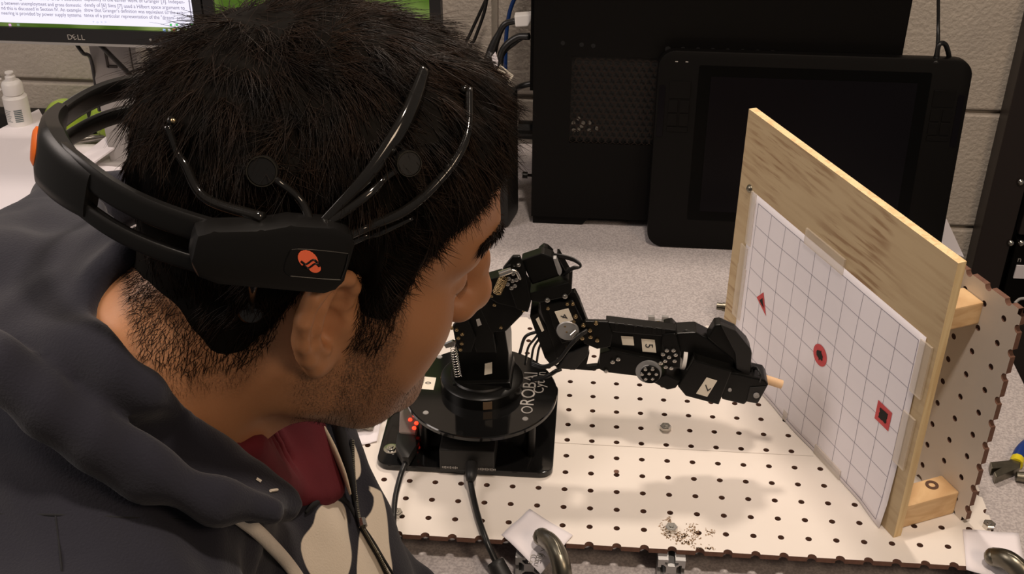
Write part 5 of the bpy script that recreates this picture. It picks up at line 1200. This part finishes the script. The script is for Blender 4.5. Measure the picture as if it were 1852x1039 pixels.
P = on(hoodf, [(650, 958), (668, 985), (690, 1020), (715, 1060)], .004); mb = MB(); mb.tube(P, .0011, 6, sub=6); mb.build('zipper_pull_cord', M['cable'], hoodie, smooth=True, auto=False)
for a, b in (((462, 869), (470, 874)), ((487, 891), (499, 889))):
    P = on(hoodf, [a, b], .0012); mb = MB(); mb.tube([P[0], (P[0] + P[1]) / 2, P[1]], .0009, 6, sub=2); mb.build('bar_tack', M['stitch'], hoodie)
# cream twill tape inside the far collar edge, dark lining strip
mb = MB(); mb.tube([W(562, 742, .905), W(583, 775, .895), W(604, 815, .885), W(622, 858, .878), W(634, 895, .872)], [.0045, .0055, .0055, .0045, .002], 8, sub=6, flat=.35); mb.build('neck_tape', M['twill'], hoodie, smooth=True, auto=False, label='cream twill tape inside the collar')
mb = MB(); mb.tube([W(598, 738, .915), W(612, 775, .905), W(624, 820, .895), W(634, 862, .885), W(642, 905, .875)], [.010, .012, .011, .008, .003], 8, sub=6, flat=.4); mb.build('collar_lining', M['zip'], hoodie, smooth=True, auto=False)
for pts in ([(0, 931), (110, 933), (230, 937), (330, 942), (410, 955)], [(100, 934), (106, 980), (112, 1034)]):
    P = on(hoodf, pts, -.0004); mb = MB(); mb.tube(P, .0011, 6, sub=8, flat=.6); mb.build('seam', M['zip'], hoodie, smooth=True, auto=False)
P = on(hoodf, [(552, 930), (566, 914), (588, 905), (610, 902), (630, 915), (646, 945)], .001)
mb = MB(); mb.tube(P, [.0012, .0020, .0022, .0022, .0020, .0014], 8, sub=8, flat=.8); mb.build('zipper_edge', M['zip'], hoodie, smooth=True, auto=False)

# ================================================================== EEG HEADSET (built in the head frame)
hs = thing('brainwave_headset', HT, 'black wireless brainwave headset with thin glossy sensor arms worn on the head', 'headset')
HX0, HA, HB = -.020, .131, .0985
def hpt(phi, z, o=0.): return h2w(np.array([HX0 - (HA + o) * math.cos(phi), (HB + o) * math.sin(phi), z]))
def strip(name, z0, z1, hh, th, phis, m, zf=None):
    mb = MB(); n = len(phis); sec = []
    for s in range(12):
        a = 2 * math.pi * (s + .5) / 12; c, q = math.cos(a), math.sin(a); sec.append((math.copysign(abs(c) ** .5, c), math.copysign(abs(q) ** .5, q)))
    vs = []
    for i, ph in enumerate(phis):
        t = i / (n - 1); zc = z0 + (z1 - z0) * (math.sin(ph) * .5 + .5) + (zf(ph) if zf else 0); H_ = hh(ph) if callable(hh) else hh; T_ = th(ph) if callable(th) else th
        for a, b in sec: vs.append(hpt(ph, zc + b * H_ / 2, a * T_ / 2))
    fs = [(i * 12 + k, i * 12 + (k + 1) % 12, (i + 1) * 12 + (k + 1) % 12, (i + 1) * 12 + k) for i in range(n - 1) for k in range(12)] + [tuple(range(12)), tuple(range((n - 1) * 12, n * 12))]
    mb.add(vs, fs); return mb.build(name, m, hs, smooth=True)
PH = np.linspace(-math.radians(66), math.radians(66), 70)
strip('headband_strip', .0585, .0512, .0140, .0062, PH, M['hs'], zf=lambda f: -.006 * math.exp(-((f - .35) / .35) ** 2) + .003 * math.exp(-((f + .42) / .25) ** 2))
strip('headband_strip', .0385, .0335, .0098, .0058, PH, M['hs'], zf=lambda f: -.006 * math.exp(-((f - .42) / .3) ** 2) + .003 * math.exp(-((f + .42) / .25) ** 2))
strip('band_hub', .0540, .0380, lambda p: .036 - .008 * abs(p + .12) / .42, lambda p: .0150 - .0065 * abs(p + .12) / .42, np.linspace(-.54, .32, 30), M['hs'])
mb = MB(); c = h2w(np.array([HX0 - HA - .0068, 0, .046])); mb.lathe(c, [(0, .0016), (.008, .0014), (.0105, 0), (.0105, -.002)], n=24, ax=-HR[:, 0]); mb.build('round_button', M['orange'], hs, smooth=True, label='orange oval button')
def lp3(a, y, z): return h2w(np.array([a, y, z]))
for sg in (-1, 1):
    yo = .102; yi = .087
    out = [(-.090, .0480), (-.085, .0385), (-.074, .0355), (-.020, .0345), (-.0135, .037), (-.0105, .044), (-.0105, .066), (-.0140, .0725), (-.024, .0755), (-.046, .0745), (-.060, .0700), (-.082, .0670), (-.090, .0635)]
    mb = MB(); mb.prism([lp3(a, sg * yi, z) for a, z in out], HR[:, 1] * sg * (yo - yi), bev=.0042); md = mb.build('electronics_module', M['hs'], hs, smooth=True)
    # flared tail joining the strips
    mb = MB(); mb.prism([lp3(a, sg * .0835, z) for a, z in ((-.118, .064), (-.080, .0665), (-.080, .0365), (-.090, .038), (-.090, .0475), (-.118, .0475))], HR[:, 1] * sg * .008, bev=.0015)
    ring = [(a_, z_ + .005) for a_, z_ in ((-.040, .0400), (-.0165, .0400), (-.0135, .0420), (-.0135, .0545), (-.0165, .0565), (-.040, .0565), (-.0440, .0530), (-.0440, .0435), (-.040, .0400))]
    mb = MB(); mb.tube([lp3(a, sg * (yo + .0000), z) for a, z in ring], .00035, 5, sub=3); mb.build('panel_groove', M['blk'], md)
# orange emblem: rounded head shape with two curved cuts and a drop below
yo = -.1025; lc = np.array([-.0315, .0495]); EZ = .0050
def lflat(name, pts, m, o=0.): mb = MB(); mb.prism([lp3(a, yo - o, z + EZ) for a, z in pts], -HR[:, 1] * .0002); return mb.build(name, m, hs)
el = lambda cx, cz, ra, rb, rot, n=20: [(cx + ra * math.cos(t) * math.cos(rot) - rb * math.sin(t) * math.sin(rot), cz + ra * math.cos(t) * math.sin(rot) + rb * math.sin(t) * math.cos(rot)) for t in np.linspace(0, 2 * math.pi, n + 1)[:-1]]
lflat('emblem', el(-.0335, .0510, .0066, .0043, -.75), M['logo'])
lflat('emblem', el(-.0290, .0465, .0034, .0026, -.5), M['logo'], .00005)
for k, (dx, dz) in enumerate(((0, 0), (.0016, -.0022))):
    mb = MB(); mb.tube([lp3(-.0370 + dx, yo - .0003, .0550 + dz), lp3(-.0340 + dx, yo - .0003, .0535 + dz), lp3(-.0310 + dx, yo - .0003, .0565 + dz), lp3(-.0285 + dx, yo - .0003, .0550 + dz)], .0006, 5, sub=4); mb.build('emblem_cut', M['hs'], hs)
def hairw(p): return hairf(w2h(p).astype(F32))
def arm(pts, r, off=.0065, flat=1., start=None, name='sensor_arm'):
    P = on(hairw, pts, off)
    if start is not None: P = [start] + P
    mb = MB(); mb.tube(P, r, 10, sub=8, flat=flat); return mb.build(name, M['tube'], hs, smooth=True, auto=False), P
top = lambda a, z=.072: lp3(a, -.093, z)
arm([(385, 352), (352, 300), (332, 262), (319, 228)], [.0030, .0026, .0022, .0020], start=top(-.058))
arm([(545, 352), (512, 322), (492, 310)], [.0026, .0020, .0018], start=top(-.034))
arm([(655, 345), (690, 318), (712, 300)], [.0028, .0022, .0018], start=top(-.026))
arm([(640, 335), (682, 285), (716, 228), (745, 175), (757, 140)], [.0030, .0038, .0050, .0050, .0036], flat=.6, start=top(-.028))
arm([(660, 395), (722, 375), (775, 335), (812, 285), (830, 235), (836, 172)], [.0030, .0028, .0026, .0026, .0024, .0022], start=top(-.014, .066))
arm([(655, 412), (690, 405), (740, 383)], [.0024, .0020, .0012], start=top(-.014, .060))
def sensor(px, py, r, rim, lab=None):
    c = on(hairw, [(px, py)], .0075)[0]; n_ = unit(.75 * nrm_at(hairw, c)[0] + .25 * (CAM - c) / np.linalg.norm(CAM - c))
    mb = MB(); mb.lathe(c, [(0, .0030), (r * .86, .0030), (r, .0018), (r, -.003)], n=28, ax=n_); s_ = mb.build('sensor', M['hs'], hs, smooth=True)
    mb = MB(); mb.lathe(c, [(r * .90, .0034), (r * .98, .0034), (r * 1.0, .0022), (r * .90, .0022)], n=28, ax=n_); mb.build('rim', rim, s_, smooth=True)
M['rim'] = mat('sensor_rim', (.05, .045, .035), .2, metal=.7)
sensor(474, 302, .0078, M['rim']); sensor(724, 292, .0068, M['rim'])
for px, py in ((318, 222), (834, 168)):
    c = on(hairw, [(px, py)], .003)[0]; mb = MB(); mb.ball(c, .0028, 12); s_ = mb.build('sensor', M['tube'], hs, smooth=True)
    mb = MB(); mb.ball(c + np.array([.0015, -.0015, .0008]), .0016, 10); mb.build('gold_contact', M['brass'], s_, smooth=True)
# low sensor behind the ear, hanging from the module
c = march(lambda p: headf(w2h(p).astype(F32)), 458, 547); c = c + nrm_at(lambda p: headf(w2h(p).astype(F32)), c)[0] * .006; n_ = unit((CAM - c) * .5 - HR[:, 1] * .5)
mb = MB(); mb.lathe(c, [(0, .0030), (.0066, .0028), (.0078, .0014), (.0078, -.004)], n=26, ax=n_); s_ = mb.build('sensor', M['tube'], hs, smooth=True)
mb = MB(); mb.tube([lp3(-.052, -.090, .040), lp3(-.054, -.091, .030), c], .0026, 8, sub=5); mb.build('sensor_arm', M['tube'], hs, smooth=True, auto=False)
